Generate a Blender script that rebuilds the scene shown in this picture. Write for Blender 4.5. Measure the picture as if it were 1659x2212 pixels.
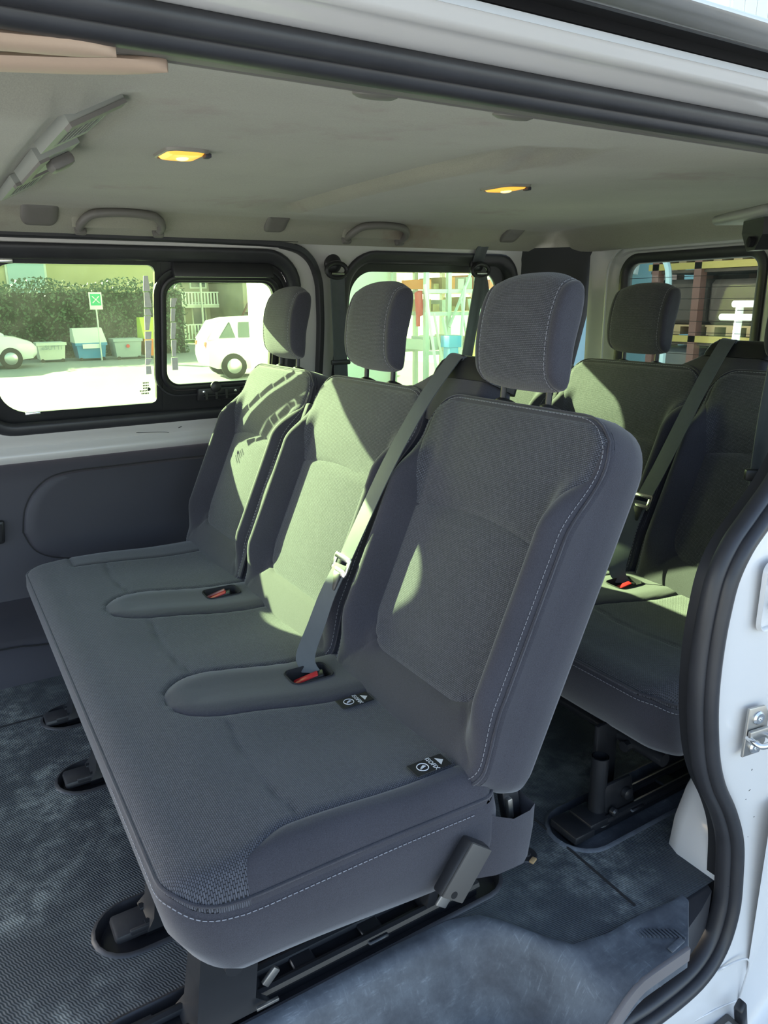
import bpy, bmesh, math, random
from mathutils import Vector, Matrix
random.seed(7)
for o in list(bpy.data.objects): bpy.data.objects.remove(o, do_unlink=True)
S = bpy.context.scene
COL = S.collection

# ------------------------------------------------------------------ camera
cam_d = bpy.data.cameras.new('camera')
cam_d.sensor_fit = 'HORIZONTAL'; cam_d.sensor_width = 36.0
cam_d.lens = 36.0 * 1600.0 / 1659.0
cam_d.clip_start = 0.02; cam_d.clip_end = 500
cam = bpy.data.objects.new('camera', cam_d); COL.objects.link(cam)
RT = Vector((0.85243822, -0.52271155, -0.01103288))
UP = Vector((0.15136419, 0.22653627, 0.96216953))
FW = Vector((0.50043777, 0.82186006, -0.27222799))
cam.matrix_world = Matrix(((RT.x, UP.x, -FW.x, 0.0), (RT.y, UP.y, -FW.y, 0.0), (RT.z, UP.z, -FW.z, 1.15), (0, 0, 0, 1)))
S.camera = cam

# ------------------------------------------------------------------ light
SUN = Vector((0.415, -1.0, -0.452)).normalized()        # direction the sunlight travels
W = bpy.data.worlds.new('sky'); S.world = W; W.use_nodes = True
wt = W.node_tree; wt.nodes.clear()
sky = wt.nodes.new('ShaderNodeTexSky'); sky.sky_type = 'NISHITA'; sky.sun_disc = False
sky.sun_elevation = math.asin(-SUN.z); sky.sun_rotation = math.atan2(-SUN.x, -SUN.y)
sky.air_density = 1.0; sky.dust_density = 1.6; sky.ozone_density = 1.2
bg = wt.nodes.new('ShaderNodeBackground'); bg.inputs[1].default_value = 0.60
wo = wt.nodes.new('ShaderNodeOutputWorld')
hs = wt.nodes.new('ShaderNodeHueSaturation'); hs.inputs['Saturation'].default_value = .86
wt.links.new(sky.outputs[0], hs.inputs['Color']); wt.links.new(hs.outputs[0], bg.inputs[0]); wt.links.new(bg.outputs[0], wo.inputs[0])
sd_ = bpy.data.lights.new('sun', 'SUN'); sd_.energy = 30.0; sd_.angle = 0.009; sd_.color = (1.0, 0.95, 0.86)
sun = bpy.data.objects.new('sun', sd_); COL.objects.link(sun)
sun.rotation_euler = SUN.to_track_quat('-Z', 'Y').to_euler(); sun.location = (-6, 12, 9)
S.view_settings.view_transform = 'Standard'; S.view_settings.look = 'None'
S.view_settings.gamma = 1.0; S.view_settings.use_curve_mapping = False
S.view_settings.exposure = 0.05

# ------------------------------------------------------------------ materials
MATS = {}
def mat(name, col=(.5, .5, .5), rough=.6, metal=0.0, bump=None, var=None, spec=None, coat=0.0, sheen=0.0, emit=None):
    """bump=(scale,strength,dist); var=(scale,amount)"""
    m = bpy.data.materials.new(name); m.use_nodes = True; MATS[name] = m
    nt = m.node_tree; b = nt.nodes['Principled BSDF']
    b.inputs['Base Color'].default_value = (*col, 1); b.inputs['Roughness'].default_value = rough
    b.inputs['Metallic'].default_value = metal
    if spec is not None: b.inputs['Specular IOR Level'].default_value = spec
    if coat: b.inputs['Coat Weight'].default_value = coat; b.inputs['Coat Roughness'].default_value = .08
    if sheen: b.inputs['Sheen Weight'].default_value = sheen; b.inputs['Sheen Roughness'].default_value = .5
    if emit: b.inputs['Emission Color'].default_value = (*emit[:3], 1); b.inputs['Emission Strength'].default_value = emit[3]
    tc = nt.nodes.new('ShaderNodeTexCoord')
    if var:
        n = nt.nodes.new('ShaderNodeTexNoise'); n.inputs['Scale'].default_value = var[0]; n.inputs['Detail'].default_value = 5
        r = nt.nodes.new('ShaderNodeMapRange'); r.inputs[3].default_value = 1 - var[1]; r.inputs[4].default_value = 1 + var[1]
        mx = nt.nodes.new('ShaderNodeMix'); mx.data_type = 'RGBA'; mx.blend_type = 'MULTIPLY'; mx.inputs[0].default_value = 1
        mx.inputs[6].default_value = (*col, 1)
        nt.links.new(tc.outputs['Object'], n.inputs['Vector']); nt.links.new(n.outputs[0], r.inputs[0])
        nt.links.new(r.outputs[0], mx.inputs[7]); nt.links.new(mx.outputs[2], b.inputs['Base Color'])
    if bump:
        n2 = nt.nodes.new('ShaderNodeTexNoise'); n2.inputs['Scale'].default_value = bump[0]; n2.inputs['Detail'].default_value = 3
        bp = nt.nodes.new('ShaderNodeBump'); bp.inputs['Strength'].default_value = bump[1]; bp.inputs['Distance'].default_value = bump[2]
        nt.links.new(tc.outputs['Object'], n2.inputs['Vector']); nt.links.new(n2.outputs[0], bp.inputs['Height'])
        nt.links.new(bp.outputs[0], b.inputs['Normal'])
    return m
def bsdf(m): return m.node_tree.nodes['Principled BSDF']
class NG:
    """tiny node helper"""
    def __init__(s, m): s.t = m.node_tree
    def n(s, kind, **kw):
        x = s.t.nodes.new(kind)
        for k, v in kw.items(): setattr(x, k, v)
        return x
    def set(s, sock, v):
        if hasattr(v, 'is_linked') or hasattr(v, 'node'): s.t.links.new(v, sock)
        else: sock.default_value = v
    def math(s, op, a, b=0.0, c=0.0):
        x = s.n('ShaderNodeMath', operation=op); s.set(x.inputs[0], a); s.set(x.inputs[1], b); s.set(x.inputs[2], c); return x.outputs[0]
    def mix(s, f, a, b, mode='MIX'):
        x = s.n('ShaderNodeMix', data_type='RGBA', blend_type=mode); s.set(x.inputs[0], f); s.set(x.inputs[6], a); s.set(x.inputs[7], b); return x.outputs[2]
    def noise(s, vec, scale, detail=4, rough=.55):
        x = s.n('ShaderNodeTexNoise'); s.t.links.new(vec, x.inputs['Vector']); x.inputs['Scale'].default_value = scale
        x.inputs['Detail'].default_value = detail; x.inputs['Roughness'].default_value = rough; return x.outputs[0]
    def ramp(s, v, lo, hi):
        x = s.n('ShaderNodeMapRange', interpolation_type='SMOOTHSTEP'); s.set(x.inputs[0], v); x.inputs[1].default_value = lo; x.inputs[2].default_value = hi; return x.outputs[0]

# knitted seat fabric: rows of short yarn loops over dark gaps
m = mat('woven_fabric', rough=.85, sheen=.26, spec=.2); g = NG(m)
uv = g.n('ShaderNodeUVMap').outputs[0]
br = g.n('ShaderNodeTexBrick'); br.offset = .5; br.squash = 1.0
g.t.links.new(uv, br.inputs['Vector'])
br.inputs['Scale'].default_value = 1.0; br.inputs['Brick Width'].default_value = .0052; br.inputs['Row Height'].default_value = .0033
br.inputs['Mortar Size'].default_value = .00078; br.inputs['Mortar Smooth'].default_value = .9; br.inputs['Bias'].default_value = 0
br.inputs['Color1'].default_value = (.098, .100, .118, 1); br.inputs['Color2'].default_value = (.070, .072, .087, 1)
br.inputs['Mortar'].default_value = (.009, .009, .011, 1)
nz = g.noise(uv, 9.0, 4); f = g.n('ShaderNodeMapRange'); f.inputs[3].default_value = .82; f.inputs[4].default_value = 1.18
g.t.links.new(nz, f.inputs[0])
g.t.links.new(g.mix(1.0, br.outputs[0], f.outputs[0], 'MULTIPLY'), bsdf(m).inputs['Base Color'])
bp = g.n('ShaderNodeBump'); bp.invert = True; bp.inputs['Strength'].default_value = .55; bp.inputs['Distance'].default_value = .0009
g.t.links.new(br.outputs[1], bp.inputs['Height']); g.t.links.new(bp.outputs[0], bsdf(m).inputs['Normal'])

# smooth charcoal twill
m = mat('plain_fabric', rough=.8, sheen=.3, spec=.22); g = NG(m)
ob = g.n('ShaderNodeTexCoord').outputs['Object']
a = g.noise(ob, 850, 2); b_ = g.noise(ob, 7, 5)
v = g.math('MULTIPLY', g.math('MULTIPLY_ADD', a, 1.5, .25), g.math('MULTIPLY_ADD', b_, .5, .75))
g.t.links.new(g.mix(1.0, (.038, .037, .047, 1), v, 'MULTIPLY'), bsdf(m).inputs['Base Color'])
bp = g.n('ShaderNodeBump'); bp.inputs['Strength'].default_value = .45; bp.inputs['Distance'].default_value = .0006
g.t.links.new(a, bp.inputs['Height']); g.t.links.new(bp.outputs[0], bsdf(m).inputs['Normal'])

# felt headliner
m = mat('headliner_felt', rough=.95, sheen=.2, spec=.1); g = NG(m)
ob = g.n('ShaderNodeTexCoord').outputs['Object']
mp = g.n('ShaderNodeMapping'); mp.inputs['Scale'].default_value = (1, .45, 1); g.t.links.new(ob, mp.inputs[0])
a = g.noise(mp.outputs[0], 520, 3, .7); b_ = g.noise(ob, 5, 4); c_ = g.noise(ob, 2.1, 6, .65)
v = g.math('MULTIPLY', g.math('MULTIPLY_ADD', a, .5, .75), g.math('MULTIPLY_ADD', b_, .24, .88))
base = g.mix(g.ramp(c_, .56, .72), (.305, .295, .235, 1), (.255, .21, .17, 1))
g.t.links.new(g.mix(1.0, base, v, 'MULTIPLY'), bsdf(m).inputs['Base Color'])
bp = g.n('ShaderNodeBump'); bp.inputs['Strength'].default_value = .3; bp.inputs['Distance'].default_value = .0008
g.t.links.new(a, bp.inputs['Height']); g.t.links.new(bp.outputs[0], bsdf(m).inputs['Normal'])

mat('white_paint', (.66, .645, .63), .28, coat=.6, var=(3, .03))
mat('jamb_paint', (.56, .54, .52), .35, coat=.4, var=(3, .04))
mat('rear_paint', (.62, .62, .60), .4, coat=.3, var=(3, .04))
mat('black_rubber', (.030, .030, .034), .42, bump=(90, .1, .002), var=(14, .35))
mat('black_plastic', (.020, .020, .022), .38, bump=(700, .1, .0005))
mat('dark_trim', (.042, .041, .052), .62, bump=(900, .25, .0006), var=(4, .12))
mat('pillar_trim', (.040, .042, .044), .6, bump=(900, .25, .0006))
mat('grey_plastic', (.155, .145, .13), .5, bump=(600, .15, .0004))
mat('beige_plastic', (.50, .37, .28), .55, bump=(500, .15, .0004))
mat('vent_grey', (.27, .28, .25), .45)
mat('dark_void', (.006, .006, .007), .9)
mat('belt_web', (.070, .080, .086), .55, bump=(1200, .3, .0005), var=(60, .12), sheen=.2)
mat('chrome', (.75, .75, .74), .22, metal=1.0)
mat('steel', (.42, .41, .39), .38, metal=.9, var=(30, .1))
mat('black_steel', (.018, .019, .022), .30, var=(20, .3), bump=(60, .1, .001))
mat('buckle_red', (.62, .03, .035), .35)
mat('red_plate', (.50, .22, .20), .4)
mat('thread', (.24, .24, .26), .8)
mat('seam_dark', (.016, .016, .018), .9)
mat('tag_black', (.012, .012, .014), .6)
mat('tag_white', (.72, .72, .74), .6)
mat('brown_edge', (.16, .145, .145), .6, var=(9, .15))
mat('dome_lens', (.9, .55, .15), .3, emit=(1.0, .40, .03, 1.25))
mat('dome_bulb', (1, .9, .6), .3, emit=(1.0, .62, .16, 3.2))
mat('dome_rim', (.26, .24, .20), .4)
mat('tape_residue', (.70, .73, .66), .7, var=(60, .2))

# ribbed rubber floor, dusty
m = mat('rubber_mat', rough=.55, spec=.4); g = NG(m)
ob = g.n('ShaderNodeTexCoord').outputs['Object']; sp = g.n('ShaderNodeSeparateXYZ'); g.t.links.new(ob, sp.inputs[0])
X_, Y_ = sp.outputs[0], sp.outputs[1]
wob = g.math('MULTIPLY', g.math('SINE', g.math('MULTIPLY', Y_, 420)), .14)
t_ = g.math('ADD', g.math('ADD', g.math('MULTIPLY', X_, 190), g.math('MULTIPLY', Y_, 88)), wob)
rib = g.math('MULTIPLY_ADD', g.math('SINE', g.math('MULTIPLY', t_, 6.2832)), .5, .5)
d1 = g.noise(ob, 4.5, 8, .68); d2 = g.noise(ob, 23, 8, .7); d3 = g.noise(ob, 400, 2)
dust = g.math('MULTIPLY', g.ramp(d1, .42, .62), g.ramp(d2, .36, .62))
dust = g.math('MULTIPLY', dust, g.math('MULTIPLY_ADD', rib, .6, .4))
gr = g.ramp(d3, .70, .76)
c0 = g.mix(d1, (.034, .040, .048, 1), (.085, .096, .104, 1))
d4 = g.noise(ob, 1.7, 3); dust = g.math('MULTIPLY', dust, g.math('MULTIPLY_ADD', g.ramp(d4, .40, .62), .85, .15))
c1 = g.mix(g.math('MULTIPLY', dust, .95), c0, (.40, .43, .40, 1))
c2 = g.mix(g.math('MULTIPLY', gr, .25), c1, (.45, .47, .47, 1))
g.t.links.new(c2, bsdf(m).inputs['Base Color'])
bp = g.n('ShaderNodeBump'); bp.inputs['Strength'].default_value = .55; bp.inputs['Distance'].default_value = .0015
g.t.links.new(rib, bp.inputs['Height']); g.t.links.new(bp.outputs[0], bsdf(m).inputs['Normal'])

# scuffed step plastic
m = mat('step_plastic', rough=.5, spec=.4); g = NG(m)
ob = g.n('ShaderNodeTexCoord').outputs['Object']
d1 = g.noise(ob, 7, 8, .7); mp = g.n('ShaderNodeMapping'); mp.inputs['Scale'].default_value = (25, 180, 25); mp.inputs['Rotation'].default_value = (0, 0, .5)
g.t.links.new(ob, mp.inputs[0]); d2 = g.noise(mp.outputs[0], 1, 5, .7)
mp2 = g.n('ShaderNodeMapping'); mp2.inputs['Scale'].default_value = (160, 22, 25); mp2.inputs['Rotation'].default_value = (0, 0, .35)
g.t.links.new(ob, mp2.inputs[0]); d3 = g.noise(mp2.outputs[0], 1, 5, .7)
sc = g.math('MULTIPLY', g.ramp(d1, .40, .70), g.math('MAXIMUM', g.ramp(d2, .52, .80), g.ramp(d3, .55, .85)))
c1 = g.mix(g.ramp(d1, .3, .75), (.045, .050, .062, 1), (.12, .135, .155, 1))
g.t.links.new(g.mix(g.math('MULTIPLY', sc, .6), c1, (.40, .44, .48, 1)), bsdf(m).inputs['Base Color'])
bp = g.n('ShaderNodeBump'); bp.inputs['Strength'].default_value = .2; bp.inputs['Distance'].default_value = .001
g.t.links.new(d2, bp.inputs['Height']); g.t.links.new(bp.outputs[0], bsdf(m).inputs['Normal'])

# tinted glass (thin pane, both faces tint)
def glass(name, col, haze=0.0):
    m = bpy.data.materials.new(name); m.use_nodes = True; MATS[name] = m; nt = m.node_tree; nt.nodes.clear()
    o = nt.nodes.new('ShaderNodeOutputMaterial'); t = nt.nodes.new('ShaderNodeBsdfTransparent'); t.inputs[0].default_value = (*col, 1)
    gl = nt.nodes.new('ShaderNodeBsdfGlossy'); gl.inputs['Roughness'].default_value = .03
    mx = nt.nodes.new('ShaderNodeMixShader'); lw = nt.nodes.new('ShaderNodeFresnel'); lw.inputs[0].default_value = 1.35
    nt.links.new(lw.outputs[0], mx.inputs[0]); nt.links.new(t.outputs[0], mx.inputs[1]); nt.links.new(gl.outputs[0], mx.inputs[2])
    if haze:
        tc = nt.nodes.new('ShaderNodeTexCoord'); n1 = nt.nodes.new('ShaderNodeTexNoise'); n1.inputs['Scale'].default_value = 6; n1.inputs['Detail'].default_value = 8; n1.inputs['Roughness'].default_value = .7
        r1 = nt.nodes.new('ShaderNodeMapRange'); r1.inputs[1].default_value = .35; r1.inputs[2].default_value = .75; r1.inputs[3].default_value = haze * .4; r1.inputs[4].default_value = haze * 1.8
        df = nt.nodes.new('ShaderNodeBsdfTranslucent'); df.inputs[0].default_value = (.8, .85, .75, 1); m2 = nt.nodes.new('ShaderNodeMixShader')
        nt.links.new(tc.outputs['Object'], n1.inputs['Vector']); nt.links.new(n1.outputs[0], r1.inputs[0]); nt.links.new(r1.outputs[0], m2.inputs[0])
        nt.links.new(mx.outputs[0], m2.inputs[1]); nt.links.new(df.outputs[0], m2.inputs[2]); nt.links.new(m2.outputs[0], o.inputs[0])
    else: nt.links.new(mx.outputs[0], o.inputs[0])
glass('tinted_glass', (.80, .95, .68), .007); glass('rear_glass', (.80, .88, .80), .006); glass('car_glass', (.25, .3, .3))

# outdoors
mat('asphalt', (.27, .28, .27), .9, var=(.35, .14), bump=(40, .2, .01))
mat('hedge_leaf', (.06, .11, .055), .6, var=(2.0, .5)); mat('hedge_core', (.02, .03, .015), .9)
mat('yellow_wall', (.50, .44, .25), .9, var=(1.5, .08)); mat('cream_wall', (.40, .37, .28), .9, var=(1.5, .08))
mat('white_wall', (.80, .80, .76), .85, var=(1.2, .05)); mat('siding', (.74, .71, .66), .8, var=(2, .06))
mat('dark_window', (.05, .08, .09), .15); mat('pale_blue', (.42, .56, .60), .6); mat('white_gloss', (.80, .80, .80), .3, coat=.5)
mat('blue_bin', (.05, .25, .50), .5); mat('grey_bin', (.33, .38, .40), .6); mat('off_white', (.70, .70, .64), .7)
mat('yellow_paint', (.80, .62, .06), .5); mat('orange_paint', (.80, .22, .04), .5); mat('lime_paint', (.55, .65, .06), .5)
mat('green_sign', (.02, .42, .20), .5); mat('sign_white', (.82, .84, .82), .5); mat('grass', (.20, .34, .06), .9, var=(6, .3))
mat('tyre', (.02, .02, .02), .8); mat('alloy', (.55, .55, .55), .3, metal=.8); mat('galvanised', (.62, .65, .63), .45, metal=.3)
mat('rust_red', (.16, .07, .055), .7, var=(5, .2)); mat('rack_yellow', (.36, .27, .06), .6); mat('wood', (.42, .28, .14), .8, var=(6, .2))  # racking red and yellow darkened to stand in for shade
mat('wrap_grey', (.07, .075, .08), .35, var=(5, .5)); mat('teal_wall', (.30, .50, .55), .7); mat('pink_post', (.55, .33, .30), .7)  # wrapped loads darkened, with shade put into their colour
mat('brown_stack', (.07, .05, .04), .8, var=(9, .4)); mat('stone', (.50, .46, .36), .9, var=(3, .2)); mat('green_bin', (.05, .28, .22), .5)
mat('amber_lamp', (.6, .1, .05), .3); mat('roof_tile', (.45, .16, .10), .8)

# ------------------------------------------------------------------ mesh helpers
REST = {}
class MB:
    def __init__(s): s.v = []; s.f = []; s.uv = []
    def add(s, p, uv=(0, 0)): s.v.append(tuple(p)); s.uv.append(uv); return len(s.v) - 1
    def quad(s, *pts): s.f.append([s.add(p) for p in pts])
    def box(s, a, b):
        x0, y0, z0 = a; x1, y1, z1 = b
        i = [s.add(p) for p in ((x0, y0, z0), (x1, y0, z0), (x1, y1, z0), (x0, y1, z0), (x0, y0, z1), (x1, y0, z1), (x1, y1, z1), (x0, y1, z1))]
        for q in ((0, 3, 2, 1), (4, 5, 6, 7), (0, 1, 5, 4), (1, 2, 6, 5), (2, 3, 7, 6), (3, 0, 4, 7)): s.f.append([i[k] for k in q])
    def obox(s, c, ax, ay, az):
        c = Vector(c); ax, ay, az = Vector(ax), Vector(ay), Vector(az); i = []
        for sx, sy, sz in ((-1, -1, -1), (1, -1, -1), (1, 1, -1), (-1, 1, -1), (-1, -1, 1), (1, -1, 1), (1, 1, 1), (-1, 1, 1)):
            i.append(s.add(c + ax * sx + ay * sy + az * sz))
        for q in ((0, 3, 2, 1), (4, 5, 6, 7), (0, 1, 5, 4), (1, 2, 6, 5), (2, 3, 7, 6), (3, 0, 4, 7)): s.f.append([i[k] for k in q])
    def rbox(s, c, ax, ay, az, r, seg=2):
        """rounded oriented box; ax, ay, az half-axis vectors"""
        c = Vector(c); L = [Vector(a).length for a in (ax, ay, az)]; U = [Vector(a).normalized() for a in (ax, ay, az)]
        bm = bmesh.new(); bmesh.ops.create_cube(bm, size=2)
        for v in bm.verts: v.co = Vector((v.co.x * L[0], v.co.y * L[1], v.co.z * L[2]))
        bmesh.ops.bevel(bm, geom=list(bm.edges), offset=min(r, .98 * min(L)), segments=seg, affect='EDGES', profile=.5)
        base = len(s.v); bm.verts.index_update()
        for v in bm.verts: s.add(c + U[0] * v.co.x + U[1] * v.co.y + U[2] * v.co.z)
        for f in bm.faces: s.f.append([base + v.index for v in f.verts])
        bm.free()
    def loft(s, rings, closed=True, cap0=False, cap1=False, uvs=None):
        ids = []
        for k, r in enumerate(rings): ids.append([s.add(p, uvs[k][j] if uvs else (0, 0)) for j, p in enumerate(r)])
        n = len(rings[0])
        for a, b in zip(ids[:-1], ids[1:]):
            for j in range(n if closed else n - 1):
                k = (j + 1) % n; s.f.append([a[j], a[k], b[k], b[j]])
        if cap0: s.f.append(list(reversed(ids[0])))
        if cap1: s.f.append(list(ids[-1]))
        return ids
    def tube(s, path, r, n=8, closed=False, caps=True):
        path = [Vector(p) for p in path]; N = len(path); rings = []
        rr = r if isinstance(r, (list, tuple)) else [r] * N
        ref = None
        for i, p in enumerate(path):
            t = (path[(i + 1) % N] - path[i - 1]) if closed else (path[min(i + 1, N - 1)] - path[max(i - 1, 0)])
            t.normalize()
            if ref is None: ref = Vector((0, 0, 1)) if abs(t.z) < .9 else Vector((1, 0, 0))
            a = (ref - t * ref.dot(t)).normalized(); b = t.cross(a); ref = a
            rings.append([p + a * (rr[i] * math.cos(2 * math.pi * j / n)) + b * (rr[i] * math.sin(2 * math.pi * j / n)) for j in range(n)])
        if closed: rings.append(rings[0])
        s.loft(rings, True, caps and not closed, caps and not closed)
    def sweep(s, path, prof, side, closed=False, pclosed=True, caps=False):
        """prof = list of (a,b): a along N (= T x side), b along side"""
        path = [Vector(p) for p in path]; N = len(path); rings = []
        for i, p in enumerate(path):
            t = (path[(i + 1) % N] - path[i - 1]) if closed else (path[min(i + 1, N - 1)] - path[max(i - 1, 0)])
            t.normalize(); sd = Vector(side); sd = (sd - t * sd.dot(t)).normalized(); nn = t.cross(sd)
            rings.append([p + nn * a + sd * b for a, b in prof])
        if closed: rings.append(rings[0])
        s.loft(rings, pclosed, caps, caps)
    def ribbon(s, path, widths, th=.0018):
        """flat strap: widths = half-width vectors"""
        path = [Vector(p) for p in path]; rings = []
        for i, p in enumerate(path):
            t = path[min(i + 1, len(path) - 1)] - path[max(i - 1, 0)]; w = Vector(widths[i]); nn = t.cross(w).normalized() * th
            rings.append([p - w - nn * .6, p - w * .96 + nn, p - w * .45 + nn * 1.1, p - w * .4 + nn * .7, p + w * .4 + nn * .7, p + w * .45 + nn * 1.1, p + w * .96 + nn, p + w - nn * .6, p - nn])
        s.loft(rings, True, True, True)
    def lathe(s, c, axis, prof, n=20, cap=True):
        """prof (r,h) along axis"""
        c = Vector(c); ax = Vector(axis).normalized(); ref = Vector((0, 0, 1)) if abs(ax.z) < .9 else Vector((1, 0, 0))
        a = (ref - ax * ref.dot(ax)).normalized(); b = ax.cross(a)
        s.loft([[c + ax * h + a * (r * math.cos(2 * math.pi * j / n)) + b * (r * math.sin(2 * math.pi * j / n)) for j in range(n)] for r, h in prof], True, cap, cap)
    def ball(s, c, r, n=10):
        c = Vector(c); rx = r if isinstance(r, tuple) else (r, r, r)
        s.loft([[(c.x + rx[0] * math.sin(math.pi * i / n) * math.cos(2 * math.pi * j / n), c.y + rx[1] * math.sin(math.pi * i / n) * math.sin(2 * math.pi * j / n), c.z - rx[2] * math.cos(math.pi * i / n)) for j in range(n)] for i in range(1, n)], True, True, True)
    def dashes(s, path, r=.0007, on=.0062, off=.0030):
        path = [Vector(p) for p in path]; d = 0.0; i = 0; pos = path[0].copy(); acc = []
        cum = [0.0]
        for a, b in zip(path[:-1], path[1:]): cum.append(cum[-1] + (b - a).length)
        def at(q):
            for k in range(len(cum) - 1):
                if q <= cum[k + 1] or k == len(cum) - 2:
                    L = cum[k + 1] - cum[k]; return path[k].lerp(path[k + 1], min(1, max(0, (q - cum[k]) / L if L else 0)))
        q = 0.0
        while q + on < cum[-1]:
            s.tube([at(q), at(q + on)], r, 4); q += on + off
def merge_mesh(name, mb, uv=False):
    me = bpy.data.meshes.new(name); me.from_pydata(mb.v, [], mb.f)
    if uv:
        l = me.uv_layers.new(name='UVMap'); vi = [0] * len(me.loops); me.loops.foreach_get('vertex_index', vi)
        fl = []
        for k in vi: fl.extend(mb.uv[k])
        l.data.foreach_set('uv', fl)
    return me
def setpar(o, parent):
    if parent is not None:
        o.parent = parent; L = REST.get(parent.name)
        if L is not None: o.matrix_parent_inverse = Matrix.Translation(-Vector(L))
def obj(name, mb, material, parent=None, smooth=40, uv=False, fixn=True):
    me = merge_mesh(name, mb, uv)
    if fixn:
        bm = bmesh.new(); bm.from_mesh(me); bmesh.ops.recalc_face_normals(bm, faces=bm.faces); bm.to_mesh(me); bm.free()
    if smooth:
        me.shade_smooth()
        if smooth < 180: me.set_sharp_from_angle(angle=math.radians(smooth))
    me.materials.append(MATS[material])
    o = bpy.data.objects.new(name, me); COL.objects.link(o); setpar(o, parent); return o
def thing(name, label, cat, loc=(0, 0, 0), group=None):
    o = bpy.data.objects.new(name, None); COL.objects.link(o); o.location = loc; o.empty_display_size = .05
    REST[o.name] = tuple(loc); o['label'] = label; o['category'] = cat
    if group: o['group'] = group
    return o
def tag(o, label, cat, group=None):
    o['label'] = label; o['category'] = cat
    if group: o['group'] = group
    return o
def struct(name, label=None):
    o = bpy.data.objects.new(name, None); COL.objects.link(o); o['kind'] = 'structure'; REST[o.name] = (0, 0, 0); o.empty_display_size = .05
    if label: o['label'] = label
    return o
def sobj(name, mb, material, **k):
    o = obj(name, mb, material, **k); o['kind'] = 'structure'; return o
def copy_tree(o, parent=None):
    c = o.copy(); COL.objects.link(c)
    if parent is not None: c.parent = parent; c.matrix_parent_inverse = o.matrix_parent_inverse.copy()
    for ch in [x for x in o.children]: copy_tree(ch, c)
    return c
def ss(a, b, x):
    t = min(1, max(0, (x - a) / (b - a))); return t * t * (3 - 2 * t)
def lerp(a, b, t): return a + (b - a) * t
def interp(x, xs, ys):
    if x <= xs[0]: return ys[0]
    for i in range(len(xs) - 1):
        if x <= xs[i + 1]: return lerp(ys[i], ys[i + 1], (x - xs[i]) / (xs[i + 1] - xs[i]))
    return ys[-1]
def rrect(cx, cz, hx, hz, r, n=6):
    """rounded rectangle outline, ccw; r = one radius or (br, tr, tl, bl)"""
    R = r if isinstance(r, tuple) else (r, r, r, r); pts = []
    for k, (sx, sz) in enumerate(((1, -1), (1, 1), (-1, 1), (-1, -1))):
        rr = R[k]; ox, oz = cx + sx * (hx - rr), cz + sz * (hz - rr); a0 = -math.pi / 2 + k * math.pi / 2
        for i in range(n + 1):
            a = a0 + (math.pi / 2) * i / n; pts.append((ox + rr * math.cos(a), oz + rr * math.sin(a)))
    return pts
def dense(pts, step):
    out = []
    for i in range(len(pts)):
        a, b = pts[i], pts[(i + 1) % len(pts)]; n = max(1, int(math.hypot(b[0] - a[0], b[1] - a[1]) / step))
        out += [(lerp(a[0], b[0], k / n), lerp(a[1], b[1], k / n)) for k in range(n)]
    return out
def sd_rr(px, pz, cx, cz, hx, hz, R):
    x, z = px - cx, pz - cz
    r = R[0] if (x >= 0 and z < 0) else R[1] if (x >= 0) else R[2] if z >= 0 else R[3]
    qx, qz = abs(x) - hx + r, abs(z) - hz + r
    return min(max(qx, qz), 0) + math.hypot(max(qx, 0), max(qz, 0)) - r
def catmull(pts, n=6):
    P = [Vector(p) for p in pts]; out = []
    for i in range(len(P) - 1):
        p0, p1, p2, p3 = P[max(i - 1, 0)], P[i], P[i + 1], P[min(i + 2, len(P) - 1)]
        for k in range(n):
            t = k / n
            out.append(.5 * ((2 * p1) + (p2 - p0) * t + (2 * p0 - 5 * p1 + 4 * p2 - p3) * t * t + (3 * p1 - p0 - 3 * p2 + p3) * t ** 3))
    out.append(P[-1]); return out

def split_grid(us, vs, regs, pos, uvf):
    """cut a parametric grid along signed-distance outlines; regs = [(name, sdf)], first hit wins; name None drops the piece; 'rest' gets what is left"""
    out = {n: MB() for n, _ in regs if n}; out['rest'] = MB(); keys = {k: {} for k in out}
    vals = [[[f(u, v) for v in vs] for u in us] for _, f in regs]
    def emit(n, poly):
        if n is None or len(poly) < 3: return
        mb, kd = out[n], keys[n]; ids = []
        for (u, v, _) in poly:
            k = (round(u, 6), round(v, 6))
            if k not in kd: kd[k] = mb.add(pos(u, v), uvf(u, v))
            if not ids or ids[-1] != kd[k]: ids.append(kd[k])
        if len(ids) > 1 and ids[0] == ids[-1]: ids.pop()
        if len(ids) >= 3: mb.f.append(ids)
    def clip(poly, k, sign):
        res = []; n = len(poly)
        for i in range(n):
            a, b = poly[i], poly[(i + 1) % n]; da, db = a[2][k] * sign, b[2][k] * sign
            if da <= 0: res.append(a)
            if (da < 0 < db) or (db < 0 < da):
                t = da / (da - db); res.append((lerp(a[0], b[0], t), lerp(a[1], b[1], t), [lerp(x, y, t) for x, y in zip(a[2], b[2])]))
        return res
    for i in range(len(us) - 1):
        for j in range(len(vs) - 1):
            poly = [(us[a], vs[b], [vals[k][a][b] for k in range(len(regs))]) for a, b in ((i, j), (i + 1, j), (i + 1, j + 1), (i, j + 1))]
            for k, (n, _) in enumerate(regs):
                s = [p[2][k] for p in poly]
                if all(x > 0 for x in s): continue
                if all(x <= 0 for x in s): emit(n, poly); poly = []; break
                emit(n, clip(poly, k, 1)); poly = clip(poly, k, -1)
                if len(poly) < 3: poly = []; break
            if poly: emit('rest', poly)
    return out
def frange(a, b, step):
    n = max(1, int(round((b - a) / step))); return [a + (b - a) * i / n for i in range(n + 1)]

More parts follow.
